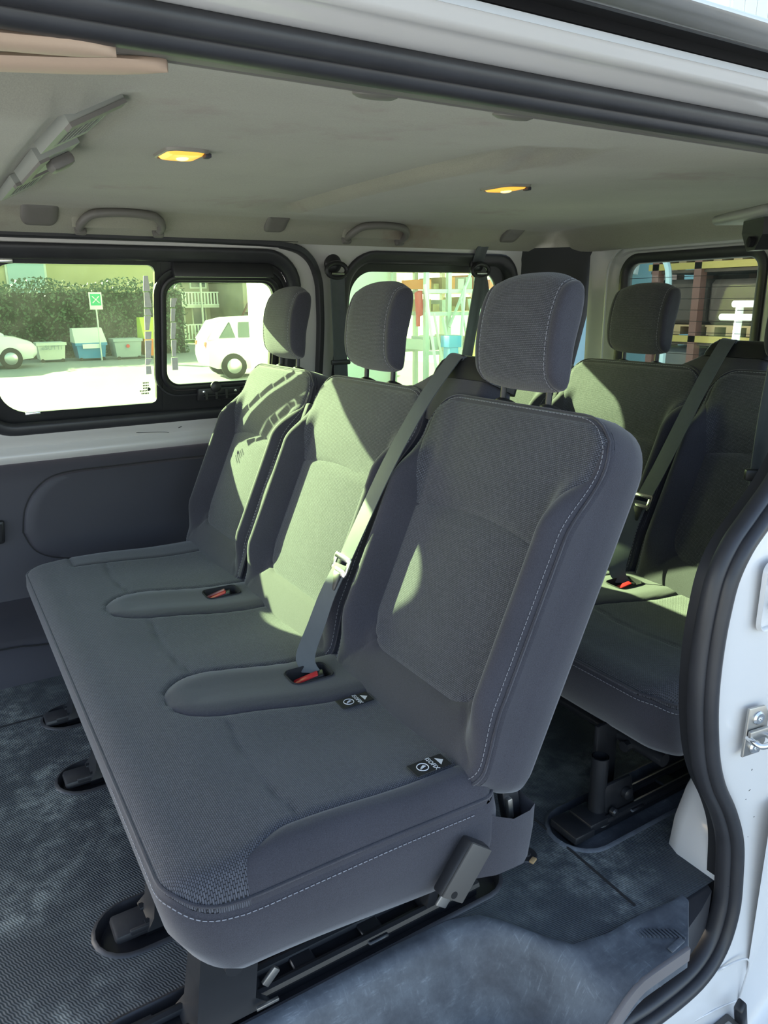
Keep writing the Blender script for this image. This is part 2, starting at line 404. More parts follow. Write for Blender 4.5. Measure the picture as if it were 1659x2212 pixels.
# ------------------------------------------------------------------ ground and setting
def wy(z): return interp(z, [0, .10, .15, .215, .677, .765, 1.315, 1.381], [2.42, 2.47, 2.62, 2.75, 2.75, 2.717, 2.563, 2.52])
mb = MB(); mb.quad((-60, -40, -.6), (90, -40, -.6), (90, 110, -.6), (-60, 110, -.6))
sobj('ground', mb, 'asphalt', smooth=0)

# floor with recessed rail troughs
def stadium(x0, x1, yc, h, n=10):
    pts = []
    for i in range(n + 1):
        a = -math.pi / 2 + math.pi * i / n; pts.append((x1 - h + h * math.cos(a), yc + h * math.sin(a)))
    for i in range(n + 1):
        a = math.pi / 2 + math.pi * i / n; pts.append((x0 + h + h * math.cos(a), yc + h * math.sin(a)))
    return pts
TROUGH = [(.06, .865, .998, .056), (.115, .70, 1.245, .065), (.13, .70, 1.79, .065), (.14, .70, 2.12, .065), (1.04, 1.98, .985, .072)]
EDGE = [(-1.0, .928), (.58, .928), (.70, .922), (.755, .902), (.79, .862), (.825, .80), (.86, .755), (.93, .738), (1.03, .735), (1.10, .725), (1.16, .725)]
bm = bmesh.new()
def bloop(pts):
    vs = [bm.verts.new((x, y, 0)) for x, y in pts]
    for i in range(len(vs)): bm.edges.new((vs[i], vs[(i + 1) % len(vs)]))
bloop(EDGE + [(2.50, .725), (2.50, 2.46), (-1.0, 2.46)])
for t in TROUGH: bloop(stadium(*t))
bmesh.ops.triangle_fill(bm, use_beauty=True, edges=bm.edges)
bmesh.ops.recalc_face_normals(bm, faces=bm.faces)
if sum(f.normal.z for f in bm.faces) < 0: bmesh.ops.reverse_faces(bm, faces=bm.faces)
me = bpy.data.meshes.new('floor'); bm.to_mesh(me); bm.free(); me.materials.append(MATS['rubber_mat'])
floor = bpy.data.objects.new('floor', me); COL.objects.link(floor); floor['kind'] = 'structure'; REST['floor'] = (0, 0, 0)
for t in TROUGH:
    q = stadium(*t); mb = MB()
    def off(d, z): 
        x0, x1, yc, h = t; return [(x, y, z) for x, y in stadium(x0 - d, x1 + d, yc, h + d)]
    mb.loft([off(.010, .0003), off(.007, .004), off(.002, .005), off(-.002, .001), off(-.006, -.018), off(-.010, -.020)], True)
    ids = [mb.add(p) for p in off(-.010, -.020)]; mb.f.append(ids)
    obj('rail_trough', mb, 'step_plastic' if t[0] > 1 else 'black_rubber', floor)
# mat seams and fixing screws
mb = MB()
for a, b in (((1.043, 1.06), (1.035, .765)), ((-.6, 2.15), (.18, 2.163))):
    mb.tube([(a[0], a[1], .0005), (b[0], b[1], .0005)], .003, 6)
obj('mat_seam', mb, 'seam_dark', floor)
for x, y in ((.945, .975), (.96, .985)):
    pass
mb = MB(); mb.lathe((.949, .985, 0), (0, 0, 1), [(.024, .0005), (.022, .003), (.010, .003), (.009, .006), (.004, .007)], 18); obj('floor_stud', mb, 'black_rubber', floor)
mb = MB(); mb.rbox((.947, .962, .004), (.008, .003, 0), (-.002, .005, 0), (0, 0, .003), .002); tag(obj('copper_scrap', mb, 'wood'), 'small copper coloured scrap lying on the ribbed rubber floor behind the front bench', 'scrap')

# step well beside the sliding door: ledge, slope and sunken tread
def stepz(x, y):
    e = interp(x, [q[0] for q in EDGE], [q[1] for q in EDGE]); d = ss(.012, .115, e - y) * ss(.93, .68, x)
    lip = .006 * math.exp(-((y - e) / .02) ** 2)
    return .001 + lip - .19 * d
mb = MB(); xs = frange(-1.0, 1.13, .015); ids = []
for x in xs:
    ye = interp(x, [e[0] for e in EDGE], [e[1] for e in EDGE]) + .006; y0 = .648 + max(0, x - 1.04) * .75
    row = [(x, lerp(y0, ye, k / 26), stepz(x, lerp(y0, ye, k / 26))) for k in range(27)]
    row = [(x, y0 - .004, row[0][2] - .045), (x, y0 - .002, row[0][2] - .004)] + row
    ids.append([mb.add(p) for p in row])
for a, b in zip(ids[:-1], ids[1:]):
    for j in range(len(a) - 1): mb.f.append([a[j], b[j], b[j + 1], a[j + 1]])
step = sobj('trim_1', mb, 'step_plastic', smooth=60); step['label'] = 'scuffed grey plastic step well and sill ledge of the sliding door'
mb = MB()
for i in range(9):
    for j in range(4):
        x = .12 + i * .062 + .03 * (j % 2); y = .665 + j * .028
        if x < .60: mb.rbox((x, y, stepz(x, y) + .001), (.009, .003, 0), (-.002, .007, 0), (0, 0, .003), .0025, 1)
mc = MB(); cq = [(1.0, .668), (1.06, .672), (1.14, .692), (1.20, .712), (1.222, .75), (1.222, .82), (1.0, .82)]; mc.loft([[(x, y, z) for x, y in cq] for z in (-.09, -.012, -.004)], True, True, True); obj('corner_trim', mc, 'black_rubber', step, 30)
o = obj('tread_stud', mb, 'step_plastic', step); o['kind'] = 'stuff'
mb = MB()
for i in range(11): mb.obox((.985 + i * .0065, .718 - .0045 * i, stepz(1.0, .69) + .002), (.0016, .0, 0), (0, .012, 0), (0, 0, .0016))
mb.rbox((1.022, .660, .004), (.02, .002, 0), (0, .006, 0), (0, 0, .002), .0015)
obj('ledge_grip', mb, 'step_plastic', step)
mb = MB(); mb.sweep([(x, .646, stepz(x, .648) - .012) for x in frange(-1, 1.04, .02)], [(-.016, -.004), (.012, -.004), (.013, .0), (.012, .004), (-.016, .004)], (0, 1, 0), caps=True)
obj('sill_edge', mb, 'brown_edge', step)

# ---- ceiling
CY = [.815, .83, .87, .95, 1.2, 1.55, 1.9, 2.18, 2.36, 2.41, 2.436, 2.464, 2.524]
CZ = [1.385, 1.392, 1.402, 1.413, 1.427, 1.436, 1.438, 1.436, 1.428, 1.420, 1.407, 1.381, 1.352]
def cz(x, y):
    z = interp(y, CY, CZ)
    k = ss(1.04, 1.15, y) * ss(2.34, 2.20, y)
    z -= .034 * min(1, max(0, (.288 - x) / .066)) * k                                   # air duct ahead of the vents
    z += .013 * ss(.188, .206, x) * ss(.318, .300, x) * ss(1.12, 1.15, y) * ss(2.13, 2.10, y)   # pocket that takes the vents
    z -= .004 * ss(.50, .30, x) * ss(.95, 1.1, y) * ss(2.34, 2.1, y)
    e = 1.045 + .10 * ss(1.32, 1.12, y)
    z -= .016 * ss(e, e + .018, x) * ss(1.6, e + .05, x) * ss(1.06, 1.2, y) * ss(2.32, 2.22, y)  # raised moulding edge
    z += .012 * ss(e - .30, e - .02, x) * ss(e + .003, e - .004, x) * ss(1.06, 1.2, y) * ss(2.32, 2.22, y)
    if x > 2.15:
        t = ss(2.15, 2.32, x); z = lerp(z, min(z, 1.425), t * .8)
    if x > 2.31: z = min(z, 1.425 - .083 * ss(2.31, 2.41, x))
    return z
ys = []
for a, b in zip(CY[:-1], CY[1:]): ys += [lerp(a, b, k / 4) for k in range(4)]
ys.append(CY[-1]); mb = MB(); ids = []
for x in frange(-1.0, 2.425, .0125): ids.append([mb.add((x, y, cz(x, y))) for y in ys])
for a, b in zip(ids[:-1], ids[1:]):
    for j in range(len(a) - 1): mb.f.append([a[j], a[j + 1], b[j + 1], b[j]])
ceiling = sobj('ceiling', mb, 'headliner_felt', smooth=50); REST['ceiling'] = (0, 0, 0)

# ---- near side roof rail, seals and outer roof (straight along the van)
XR = (-1.05, 2.55)
def strip(name, prof, material, par=None, smooth=40, x=XR):
    mb = MB(); n = 60
    rows = [[(lerp(x[0], x[1], i / n), y, z) for y, z in prof] for i in range(n + 1)]
    mb.loft(rows, False); return obj(name, mb, material, par, smooth)
wr = struct('wall_right', 'white painted body side around the sliding door opening')
hl = strip('headliner_edge', [(.822, 1.386), (.819, 1.3815), (.815, 1.3815), (.811, 1.384)], 'grey_plastic', ceiling)
strip('headliner_lip', [(.812, 1.382), (.79, 1.3815), (.775, 1.384), (.760, 1.40)], 'grey_plastic', ceiling)
strip('roof_flange', [(.80, 1.425), (.752, 1.409), (.735, 1.4062), (.718, 1.4075), (.703, 1.4125), (.694, 1.4150), (.686, 1.4128), (.676, 1.4180), (.668, 1.4245), (.664, 1.4265), (.668, 1.436)], 'white_paint', wr, 50)
strip('door_track', [(.664, 1.4263), (.690, 1.447), (.690, 1.458), (.650, 1.4515), (.646, 1.4475), (.641, 1.4475), (.640, 1.4490)], 'black_plastic', wr, 30)
strip('roof_drip', [(.640, 1.4482), (.634, 1.4482), (.628, 1.4535), (.622, 1.4545), (.618, 1.4575), (.613, 1.4595), (.611, 1.4615)], 'steel', wr, 60)
strip('roof_skin', [(.611, 1.4615), (.612, 1.465), (.618, 1.4695), (.64, 1.480), (.70, 1.507), (.80, 1.54), (1.1, 1.60), (1.55, 1.635), (2.2, 1.635), (2.55, 1.60), (2.68, 1.54), (2.71, 1.46), (2.66, 1.36)], 'white_paint', wr, 60)

# rubber weatherstrip around the sliding door opening
def ap_y(z): return interp(z, [-.2, .1, .45, .75, 1.10, 1.37, 1.40], [.680, .70, .70, .70, .735, .757, .762])
rear_path = [(-1.05, -.158), (.3, -.158), (.70, -.158), (.911, -.157), (1.014, -.162), (1.125, -.152), (1.19, -.112), (1.222, -.04), (1.226, .04), (1.218, .12), (1.182, .20), (1.135, .275), (1.104, .345), (1.083, .43), (1.074, .50), (1.073, .575), (1.079, .64), (1.092, .70), (1.122, .75), (1.174, .79), (1.25, .85), (1.33, .95), (1.385, 1.10), (1.40, 1.25), (1.375, 1.335), (1.31, 1.384), (1.20, 1.392), (1.0, 1.392), (.4, 1.392), (-1.05, 1.392)]
spath = catmull([(x, ap_y(z), z) for x, z in rear_path], 5)
t2 = struct('trim_2', 'thick black rubber weatherstrip around the sliding door opening')
#   N points outward from the opening for this travel direction (checked by sign below)
bulb = [(.020 * math.cos(a) , .016 * math.sin(a)) for a in [2 * math.pi * i / 12 for i in range(12)]]
def nrm_sign():
    t = (spath[10] - spath[8]).normalized(); return t.cross(Vector((0, 1, 0))).z
SG = -1 if nrm_sign() > 0 else 1      # +1: profile 'a' axis points out of the opening (down at the sill)
def prof(pts): return [(a * SG, b) for a, b in pts]
mb = MB(); mb.sweep(spath, prof([(a * .64 + .007, b * .9 - .010) for a, b in bulb]), (0, 1, 0)); obj('seal_bulb', mb, 'black_rubber', t2, 60)
mb = MB(); mb.sweep(spath, prof([(-.016, .016), (-.015, .002), (-.010, -.006), (-.004, -.006), (.0, .004), (-.002, .02), (-.012, .024)]), (0, 1, 0)); obj('seal_lip', mb, 'black_rubber', t2, 60)

# white door pillar outside the seal: sheet that follows the seal and widens toward the rear corner of the van
pil = [p for p in spath[:116]]
mb = MB(); rows = []
for i, p in enumerate(pil):
    t = (pil[min(i + 1, len(pil) - 1)] - pil[max(i - 1, 0)]).normalized(); n_ = t.cross(Vector((0, 1, 0))) * SG
    rows.append([(p.x + n_.x * a, p.y + b, p.z + n_.z * a) for a, b in ((.006, .012), (.014, -.004), (.034, -.012), (.070, -.016), (.11, -.020), (.16, -.030), (.215, -.050), (.235, -.075), (.24, -.10))])
mb.loft(rows, False); pillar = obj('pillar_panel', mb, 'white_paint', wr, 60)
mb = MB(); rows = [[(p.x, p.y + b, p.z) for b in (.02, .03, .05)] for p in spath]
mb.loft(rows, False); obj('aperture_return', mb, 'black_plastic', wr, 60)
# body side behind the pillar and inner quarter panel
mb = MB()
mb.loft([[(1.28, .66, z), (2.50, .70, z)] for z in (-.55, -.2, .2)], False)
obj('quarter_skin', mb, 'white_paint', wr)
mb = MB(); rows = []
for x in frange(1.40, 2.50, .10): rows.append([(x, .80, 0), (x, .80, .4), (x, .79, .75), (x, .80, .88)])
mb.loft(rows, False); obj('quarter_trim', mb, 'dark_trim', wr)
mb = MB(); mb.loft([[(x, .80, .88), (x, .84, 1.05), (x, .88, 1.37)] for x in (1.40, 1.55, 1.62)], False); obj('quarter_pillar', mb, 'rear_paint', wr)
mb = MB(); mb.loft([[(x, .86, 1.25), (x, .90, 1.37)] for x in (1.62, 1.9, 2.50)], False); obj('quarter_header', mb, 'rear_paint', wr)
# wheel arch bulge low in the rear corner
mb = MB(); rows = []
for i in range(15):
    a = math.pi * i / 14; r = .30
    cxx, rz = 1.62, .30
    ring = []
    for (d, yy) in ((1.0, .70), (1.0, .815), (.97, .845), (.90, .86), (.0, .87)):
        ring.append((cxx - .395 * d * math.cos(a), yy, max(.0, rz * d * math.sin(a))))
    rows.append(ring)
mb.loft(rows, False); obj('wheel_arch', mb, 'white_paint', wr, 60)

# ---- far wall
wl = struct('wall_left', 'far body side with dark lower trim and painted window surround')
mb = MB(); xs = frange(-1.0, 2.42, .06)
prof_low = [(2.40, -.0), (2.425, .03), (2.465, .10), (2.49, .118), (2.66, .140), (2.73, .165), (2.748, .22), (2.753, .40), (2.753, .567), (2.748, .624), (2.737, .644), (2.76, .655)]
mb.loft([[(x, y, z) for y, z in prof_low] for x in xs], False); obj('lower_trim', mb, 'dark_trim', wl, 50)
mb = MB()
mb.loft([[(x, y, z) for y, z in ((2.733, .642), (2.722, .655), (2.719, .668), (2.726, .679), (2.741, .694), (2.735, .712), (2.715, .728), (2.713, .765))] for x in xs], False); obj('painted_sill', mb, 'jamb_paint', wl, 60)
# embossed pocket on the lower trim
pk = catmull([(0.209, 0, 0.397), (0.226, 0, 0.479), (0.270, 0, 0.545), (0.352, 0, 0.587), (0.550, 0, 0.592), (0.880, 0, 0.589), (1.100, 0, 0.567), (1.144, 0, 0.435), (1.100, 0, 0.281), (0.825, 0, 0.251), (0.505, 0, 0.262), (0.330, 0, 0.281), (0.243, 0, 0.322), (0.209, 0, 0.397)], 6)[:-1]
mb = MB(); cx_, cz_ = 0.660, 0.424; rings = []
for k, d in ((1.0, .0), (.992, -.010), (.975, -.016), (.90, -.014), (.5, -.012), (.05, -.012)):
    rings.append([(cx_ + (p.x - cx_) * k, wy(min(.677, max(.215, p.z))) - .002 + d, cz_ + (p.z - cz_) * k) for p in pk])
mb.loft(rings, True, False, True); obj('armrest_panel', mb, 'dark_trim', wl, 60)
mb = MB(); mb.tube([(p.x, wy(max(.215, p.z)) - .002, p.z) for p in pk], .0035, 6, closed=True); obj('armrest_groove', mb, 'seam_dark', wl)
mb = MB(); mb.tube(catmull([(-.4, 2.464, .112), (.07, 2.462, .105), (.16, 2.458, .098), (.25, 2.453, .088)], 6), .003, 6); obj('trim_joint', mb, 'seam_dark', wl)
mb = MB(); mb.rbox((0.116, 2.742, 0.411), (.035, 0, 0), (0, .012, 0), (.004, 0, .040), .008); obj('pull_cup', mb, 'black_plastic', wl)
mb = MB(); mb.rbox((0.116, 2.728, 0.411), (.026, 0, 0), (0, .002, 0), (.004, 0, .030), .001); obj('pull_cup_inset', mb, 'seam_dark', wl)
# painted window surround with two openings
def wall_plate(name, x0, x1, z0, z1, hole, material, par, off=0.0, nseg=10):
    """plate on the far wall between an outer rectangle and a rounded hole; hole = list of (x,z) ccw starting bottom right"""
    mb = MB(); cx = sum(p[0] for p in hole) / len(hole); cz2 = sum(p[1] for p in hole) / len(hole); outer = []
    for x, z in hole:
        dx, dz = x - cx, z - cz2; kx = ((x1 if dx > 0 else x0) - cx) / dx if abs(dx) > 1e-6 else 1e9; kz = ((z1 if dz > 0 else z0) - cz2) / dz if abs(dz) > 1e-6 else 1e9
        k = min(kx, kz); outer.append((cx + dx * k, cz2 + dz * k))
    # make sure the corners are present
    for c in ((x0, z0), (x1, z0), (x1, z1), (x0, z1)):
        j = min(range(len(outer)), key=lambda i: (outer[i][0] - c[0]) ** 2 + (outer[i][1] - c[1]) ** 2); outer[j] = c
    rings = []
    for t in (0, .25, .5, .75, .93, 1.0):
        rings.append([(lerp(o[0], h[0], t), wy(lerp(o[1], h[1], t)) + off, lerp(o[1], h[1], t)) for o, h in zip(outer, hole)])
    rings.append([(h[0], wy(h[1]) + off + .05, h[1]) for h in hole])
    mb.loft(rings, True); return obj(name, mb, material, par, 40)
def wring(mb, hole, prof, closed=True):
    """sweep a profile (in-plane offset outward, depth toward the cabin) around an outline on the far wall"""
    n = len(hole); rings = []
    for i in range(n):
        a, b = hole[i - 1], hole[(i + 1) % n]; t = Vector((b[0] - a[0], b[1] - a[1])).normalized(); nx, nz = t.y, -t.x
        rings.append([(hole[i][0] + nx * d, wy(hole[i][1] + nz * d) - h, hole[i][1] + nz * d) for d, h in prof])
    rings.append(rings[0]); mb.loft(rings, True)
H1 = rrect(0.671, 1.032, 0.547, 0.288, (0.143, 0.132, 0.110, 0.110), 8)
H2 = rrect(1.835, 1.032, 0.427, 0.295, (0.121, 0.121, 0.121, 0.121), 8)
mb = MB(); mb.loft([[(x, wy(z), z) for z in (0.726, .80, .95, 1.1, 1.3, 1.365)] for x in (-1.0, -.5, .0)], False); obj('windowless_sheet', mb, 'jamb_paint', wl)  # unseen front stretch made solid, without the door window, to keep sun out
wall_plate('window_surround', .0, 1.337, 0.726, 1.365, H1, 'jamb_paint', wl)
wall_plate('rear_window_surround', 1.337, 2.332, 0.726, 1.365, H2, 'jamb_paint', wl)
mb = MB()
for x0, x1 in ((-1.0, 1.0),):
    mb.sweep([(x, wy(1.339) - .004, 1.339) for x in frange(-1.0, 1.122, .1)], [(-.004, -.012), (.006, -.012), (.008, .004), (-.004, .004)], (0, 1, 0))
obj('painted_rail', mb, 'jamb_paint', wl, 40)
mb = MB(); tr = catmull([(-1.0, 0, 1.357), (0.330, 0, 1.359), (0.990, 0, 1.355), (1.166, 0, 1.344), (1.249, 0, 1.309), (1.293, 0, 1.238), (1.311, 0, 1.150), (1.324, 0, 1.040), (1.333, 0, 0.875), (1.337, 0, 0.721)], 6)
mb.sweep([(p.x, wy(p.z) - .006, p.z) for p in tr], [(-.013, -.012), (-.008, -.020), (.008, -.020), (.013, -.012), (.013, .012), (-.013, .012)], (0, 1, 0), caps=True)
obj('pillar_gasket', mb, 'black_rubber', wl, 50)
mb = MB(); mb.sweep([(x, wy(1.363), 1.363) for x in frange(-1.0, 1.188, .08)], [(-.006, -.022), (.004, -.022), (.004, .02), (-.006, .02)], (0, 1, 0), caps=True); obj('headliner_gap', mb, 'seam_dark', wl)
# little scratches on the painted sill
mb = MB(); mb.tube(catmull([(0.616, 2.714, .710), (0.671, 2.714, .706), (0.710, 2.714, .703), (0.732, 2.714, .699)], 3), .0009, 4); mb.tube([(0.770, 2.72, .712), (0.783, 2.72, .716)], .0012, 4)
obj('scratch', mb, 'seam_dark', wl)

def pane(mb, hole, off, th=.004):
    mb.loft([[(x, wy(z) + off, z) for x, z in hole]], True, False, True)
    mb.loft([[(x, wy(z) + off + th, z) for x, z in hole]], True, True, False)
def wplate_ring(mb, outer, inner, off, th):
    """flat frame between two outlines with the same count"""
    def P(h, o): return [(x, wy(z) + o, z) for x, z in h]
    mb.loft([P(outer, off + th), P(outer, off), P(inner, off), P(inner, off + th), P(outer, off + th)], True)
w1 = struct('window_1', 'far sliding window with two tinted panes in a black frame')
mb = MB(); wring(mb, H1, [(.012, -.02), (.014, .004), (.008, .013), (-.002, .016), (-.020, .014), (-.030, .006), (-.032, -.02)]); obj('window_seal', mb, 'black_rubber', w1, 60)
PA = rrect(0.449, 1.043, 0.255, 0.234, (.022, .022, .088, .088), 8)      # front pane
PB = rrect(0.938, 1.047, 0.197, 0.176, (.05, .05, .05, .05), 8)    # sliding pane
mb = MB(); wplate_ring(mb, rrect(0.430, 1.032, 0.298, 0.290, (.01, .01, .08, .08), 8), PA, .028, .02)
obj('pane_frame', mb, 'black_plastic', w1, 40)
mb = MB(); wplate_ring(mb, rrect(0.957, 1.032, 0.233, 0.261, (.12, .11, .01, .01), 8), PB, .026, .02); obj('pane_frame', mb, 'black_plastic', w1, 40)
mb = MB(); wring(mb, rrect(0.938, 1.047, 0.213, 0.193, .06, 8), [(.006, -.03), (.006, -.014), (.0, -.010), (-.010, -.014), (-.012, -.03)]); obj('sliding_pane_frame', mb, 'black_plastic', w1, 60)
mb = MB(); wring(mb, rrect(0.938, 1.047, 0.238, 0.217, .082, 8), [(.004, -.03), (.003, -.017), (-.003, -.017), (-.004, -.03)]); obj('sliding_pane_bead', mb, 'black_rubber', w1, 60)
mb = MB(); pane(mb, PA, .034); obj('pane', mb, 'tinted_glass', w1, 0)
mb = MB(); pane(mb, PB, .034); obj('pane', mb, 'tinted_glass', w1, 0)
mb = MB(); mb.rbox((0.937, wy(1.265) + .010, 1.265), (0.179, 0, 0), (0, .016, 0), (0, .006, .026), .006); obj('header_box', mb, 'black_plastic', w1)
zl = 0.829; yl = wy(zl)
mb = MB(); mb.rbox((0.929, yl + .006, zl), (.082, 0, 0), (0, .010, 0), (0, -.004, .022), .004)
mb.tube([(0.864, yl - .010, zl - .005), (0.996, yl - .010, zl - .005)], .0045, 8); mb.lathe((0.913, yl - .010, zl + .028), (0, -1, 0), [(.020, 0), (.020, .006), (.013, .010)], 16)
for x in (0.875, 0.913, 0.952): mb.obox((x, yl - .008, zl), (.0045, 0, 0), (0, .006, 0), (0, 0, .017))
obj('latch', mb, 'black_plastic', w1)
for x, z in ((0.869, zl + .010), (0.990, zl + .008)):
    mb = MB(); mb.lathe((x, yl - .005, z), (0, -1, 0), [(.0055, 0), (.0055, .002), (.002, .003)], 10); obj('latch_screw', mb, 'chrome', w1)
mb = MB(); mb.rbox((0.288, wy(0.807) + .012, 0.807), (.024, 0, 0), (0, .004, 0), (0, 0, .0055), .003); obj('pane_stop', mb, 'chrome', w1)
mb = MB(); mb.rbox((0.244, wy(1.287) + .010, 1.284), (.033, 0, 0), (0, .004, 0), (0, 0, .0065), .003); obj('pane_stop', mb, 'chrome', w1)
# torn strips of old tape on both panes
def torn(x0, w, z0, z1, seed, jag=.35):
    random.seed(seed); mb = MB(); z = z0
    while z < z1:
        h = random.uniform(.02, .06); zz = min(z1, z + h); a = w * random.uniform(.55, 1.0); b = w * random.uniform(.55, 1.0); sx = random.uniform(-.003, .003)
        pts = [(x0 + sx, z), (x0 + a + sx, z), (x0 + b, zz), (x0, zz)]
        lo = [(x, wy(q) + .030, q) for x, q in pts]; hi = [(x, wy(q) + .0335, q) for x, q in pts]
        mb.loft([lo, hi], True, True, True); z = zz + random.uniform(.001, .006)
    return mb
obj('tape_strip', torn(0.668, .024, 0.914, 1.244, 3), 'tape_residue', w1, 0)
obj('tape_strip', torn(0.759, .024, 0.924, 1.172, 5), 'tape_residue', w1, 0)
# small printed safety mark on the front pane
def text(name, body, size, M, material, par, ext=.0004):
    cu = bpy.data.curves.new(name, 'FONT'); cu.body = body; cu.size = size; cu.extrude = ext; cu.align_x = 'CENTER'; cu.align_y = 'CENTER'; cu.resolution_u = 2
    t = bpy.data.objects.new(name, cu); COL.objects.link(t); dg = bpy.context.evaluated_depsgraph_get()
    me = bpy.data.meshes.new_from_object(t.evaluated_get(dg)); bpy.data.objects.remove(t, do_unlink=True)
    me.transform(M); me.materials.clear(); me.materials.append(MATS[material]); o = bpy.data.objects.new(name, me); COL.objects.link(o); setpar(o, par); return o
def basis(o, x, y, z):
    x, y, z = Vector(x).normalized(), Vector(y).normalized(), Vector(z).normalized()
    return Matrix(((x.x, y.x, z.x, o[0]), (x.y, y.y, z.y, o[1]), (x.z, y.z, z.z, o[2]), (0, 0, 0, 1)))
mb = MB(); random.seed(2)
for k in range(5):
    n = random.randint(4, 7); z = 0.881 - k * .0095
    for i in range(n): mb.box((0.673 - i * .0055, wy(z) + .033, z), (0.673 - i * .0055 + .0038, wy(z) + .0335, z + .005))
mb.lathe((0.678, wy(0.859) + .0335, 0.860), (0, -1, 0), [(.006, 0), (.006, .0004)], 12)
obj('pane_print', mb, 'black_plastic', w1, 0)

w2 = struct('window_2', 'fixed rear quarter window on the far side in a black rubber seal')
mb = MB(); wring(mb, H2, [(.010, -.02), (.012, .004), (.006, .011), (-.004, .013), (-.018, .010), (-.030, .0), (-.034, -.03)]); obj('window_seal', mb, 'black_rubber', w2, 60)
mb = MB(); wplate_ring(mb, rrect(1.835, 1.032, 0.400, 0.268, .11, 8), rrect(1.821, 1.032, 0.363, 0.234, .088, 8), .030, .012); obj('pane_frame', mb, 'black_plastic', w2, 40)
mb = MB(); pane(mb, rrect(1.821, 1.032, 0.365, 0.237, .088, 8), .036); obj('pane', mb, 'tinted_glass', w2, 0)

# ---- rear: dark corner pillar, barn door with window
wrr = struct('wall_rear', 'painted rear doors with dark corner pillar trim')
mb = MB(); rows = []
for z in frange(.165, 1.364, .06):
    d = interp(z, [0, .8, 1.15, 1.30, 1.40], [0, 0, .0, .02, .06]); yo = wy(min(z, 1.36))
    rows.append([(2.294 - d * 1.5, yo + .01, z), (2.310 - d, yo - .013, z), (2.338 - d * .6, yo - .066, z), (2.382, yo - .154, z), (2.409, yo - .22, z), (2.426, yo - .258, z), (2.464, yo - .275, z)])
mb.loft(rows, False); obj('corner_pillar', mb, 'pillar_trim', wrr, 60)
def xplate(mb, x, y0, y1, z0, z1, hole, dep):
    cy = sum(p[0] for p in hole) / len(hole); cz2 = sum(p[1] for p in hole) / len(hole); outer = []
    for y, z in hole:
        dy, dz = y - cy, z - cz2; ky = ((y1 if dy > 0 else y0) - cy) / dy if abs(dy) > 1e-6 else 1e9; kz = ((z1 if dz > 0 else z0) - cz2) / dz if abs(dz) > 1e-6 else 1e9
        k = min(ky, kz); outer.append((cy + dy * k, cz2 + dz * k))
    for c in ((y0, z0), (y1, z0), (y1, z1), (y0, z1)):
        j = min(range(len(outer)), key=lambda i: (outer[i][0] - c[0]) ** 2 + (outer[i][1] - c[1]) ** 2); outer[j] = c
    rings = []
    for t, d in ((0, 0), (.15, 0), (.25, .012), (.6, .016), (.7, .028), (1.0, .032)):
        rings.append([(x + d, lerp(o[0], h[0], t), lerp(o[1], h[1], t)) for o, h in zip(outer, hole)])
    rings.append([(x + dep, h[0], h[1]) for h in hole]); mb.loft(rings, True)
H3 = rrect(1.854, 1.067, 0.303, 0.248, (.077, .077, .066, .066), 8)     # y, z
H4 = rrect(1.155, 1.067, 0.259, 0.248, (.077, .077, .077, .077), 8)
mb = MB(); xplate(mb, 2.420, 1.502, 2.310, 0.743, 1.365, H3, .08); xplate(mb, 2.420, .80, 1.502, 0.743, 1.365, H4, .08); obj('door_panel', mb, 'rear_paint', wrr, 40)
mb = MB(); mb.loft([[(2.409, .80, z), (2.409, 2.332, z)] for z in (0, .4, 0.754)], False); obj('rear_door_trim', mb, 'dark_trim', wrr)
mb = MB(); mb.tube([(2.418, y, z) for y, z in rrect(1.854, 1.067, 0.358, 0.288, (.11, .11, .10, .10), 8)], .005, 6, closed=True); obj('door_groove', mb, 'rear_paint', wrr)
w3 = struct('window_3', 'rear door windows with heating wires in black seals')
for H, yc, hy in ((H3, 1.854, 0.303), (H4, 1.155, 0.259)):
    mb = MB(); n = len(H); rings = []
    for i in range(n):
        a, b = H[i - 1], H[(i + 1) % n]; t = Vector((b[0] - a[0], b[1] - a[1])).normalized(); ny, nz = t.y, -t.x
        rings.append([(2.420 + .03 + h, H[i][0] + ny * d, H[i][1] + nz * d) for d, h in ((.008, .02), (.008, -.012), (-.004, -.016), (-.026, -.006), (-.030, .0), (-.030, .02))])
    rings.append(rings[0]); mb.loft(rings, True); obj('window_seal', mb, 'black_rubber', w3, 50)
    mb = MB(); P = rrect(yc, 1.067, hy - .022, 0.226, .06, 8)
    mb.loft([[(2.458, y, z) for y, z in P]], True, False, True); mb.loft([[(2.462, y, z) for y, z in P]], True, True, False); obj('pane', mb, 'rear_glass', w3, 0)
    mb = MB()
    for k in range(9):
        z = .91 + k * .040; mb = MB(); mb.tube([(2.4565, yc - hy + .03, z), (2.4565, yc + hy - .03, z)], .0009, 4); obj('heating_wire', mb, 'black_plastic', w3)
mb = MB(); mb.loft([[(x, y, z) for y in (.85, 1.2, 1.6, 2.0, 2.343)] for x, z in ((2.387, 1.357), (2.415, 1.345), (2.431, 1.348), (2.475, 1.364))], False); obj('rear_header', mb, 'rear_paint', wrr, 60)

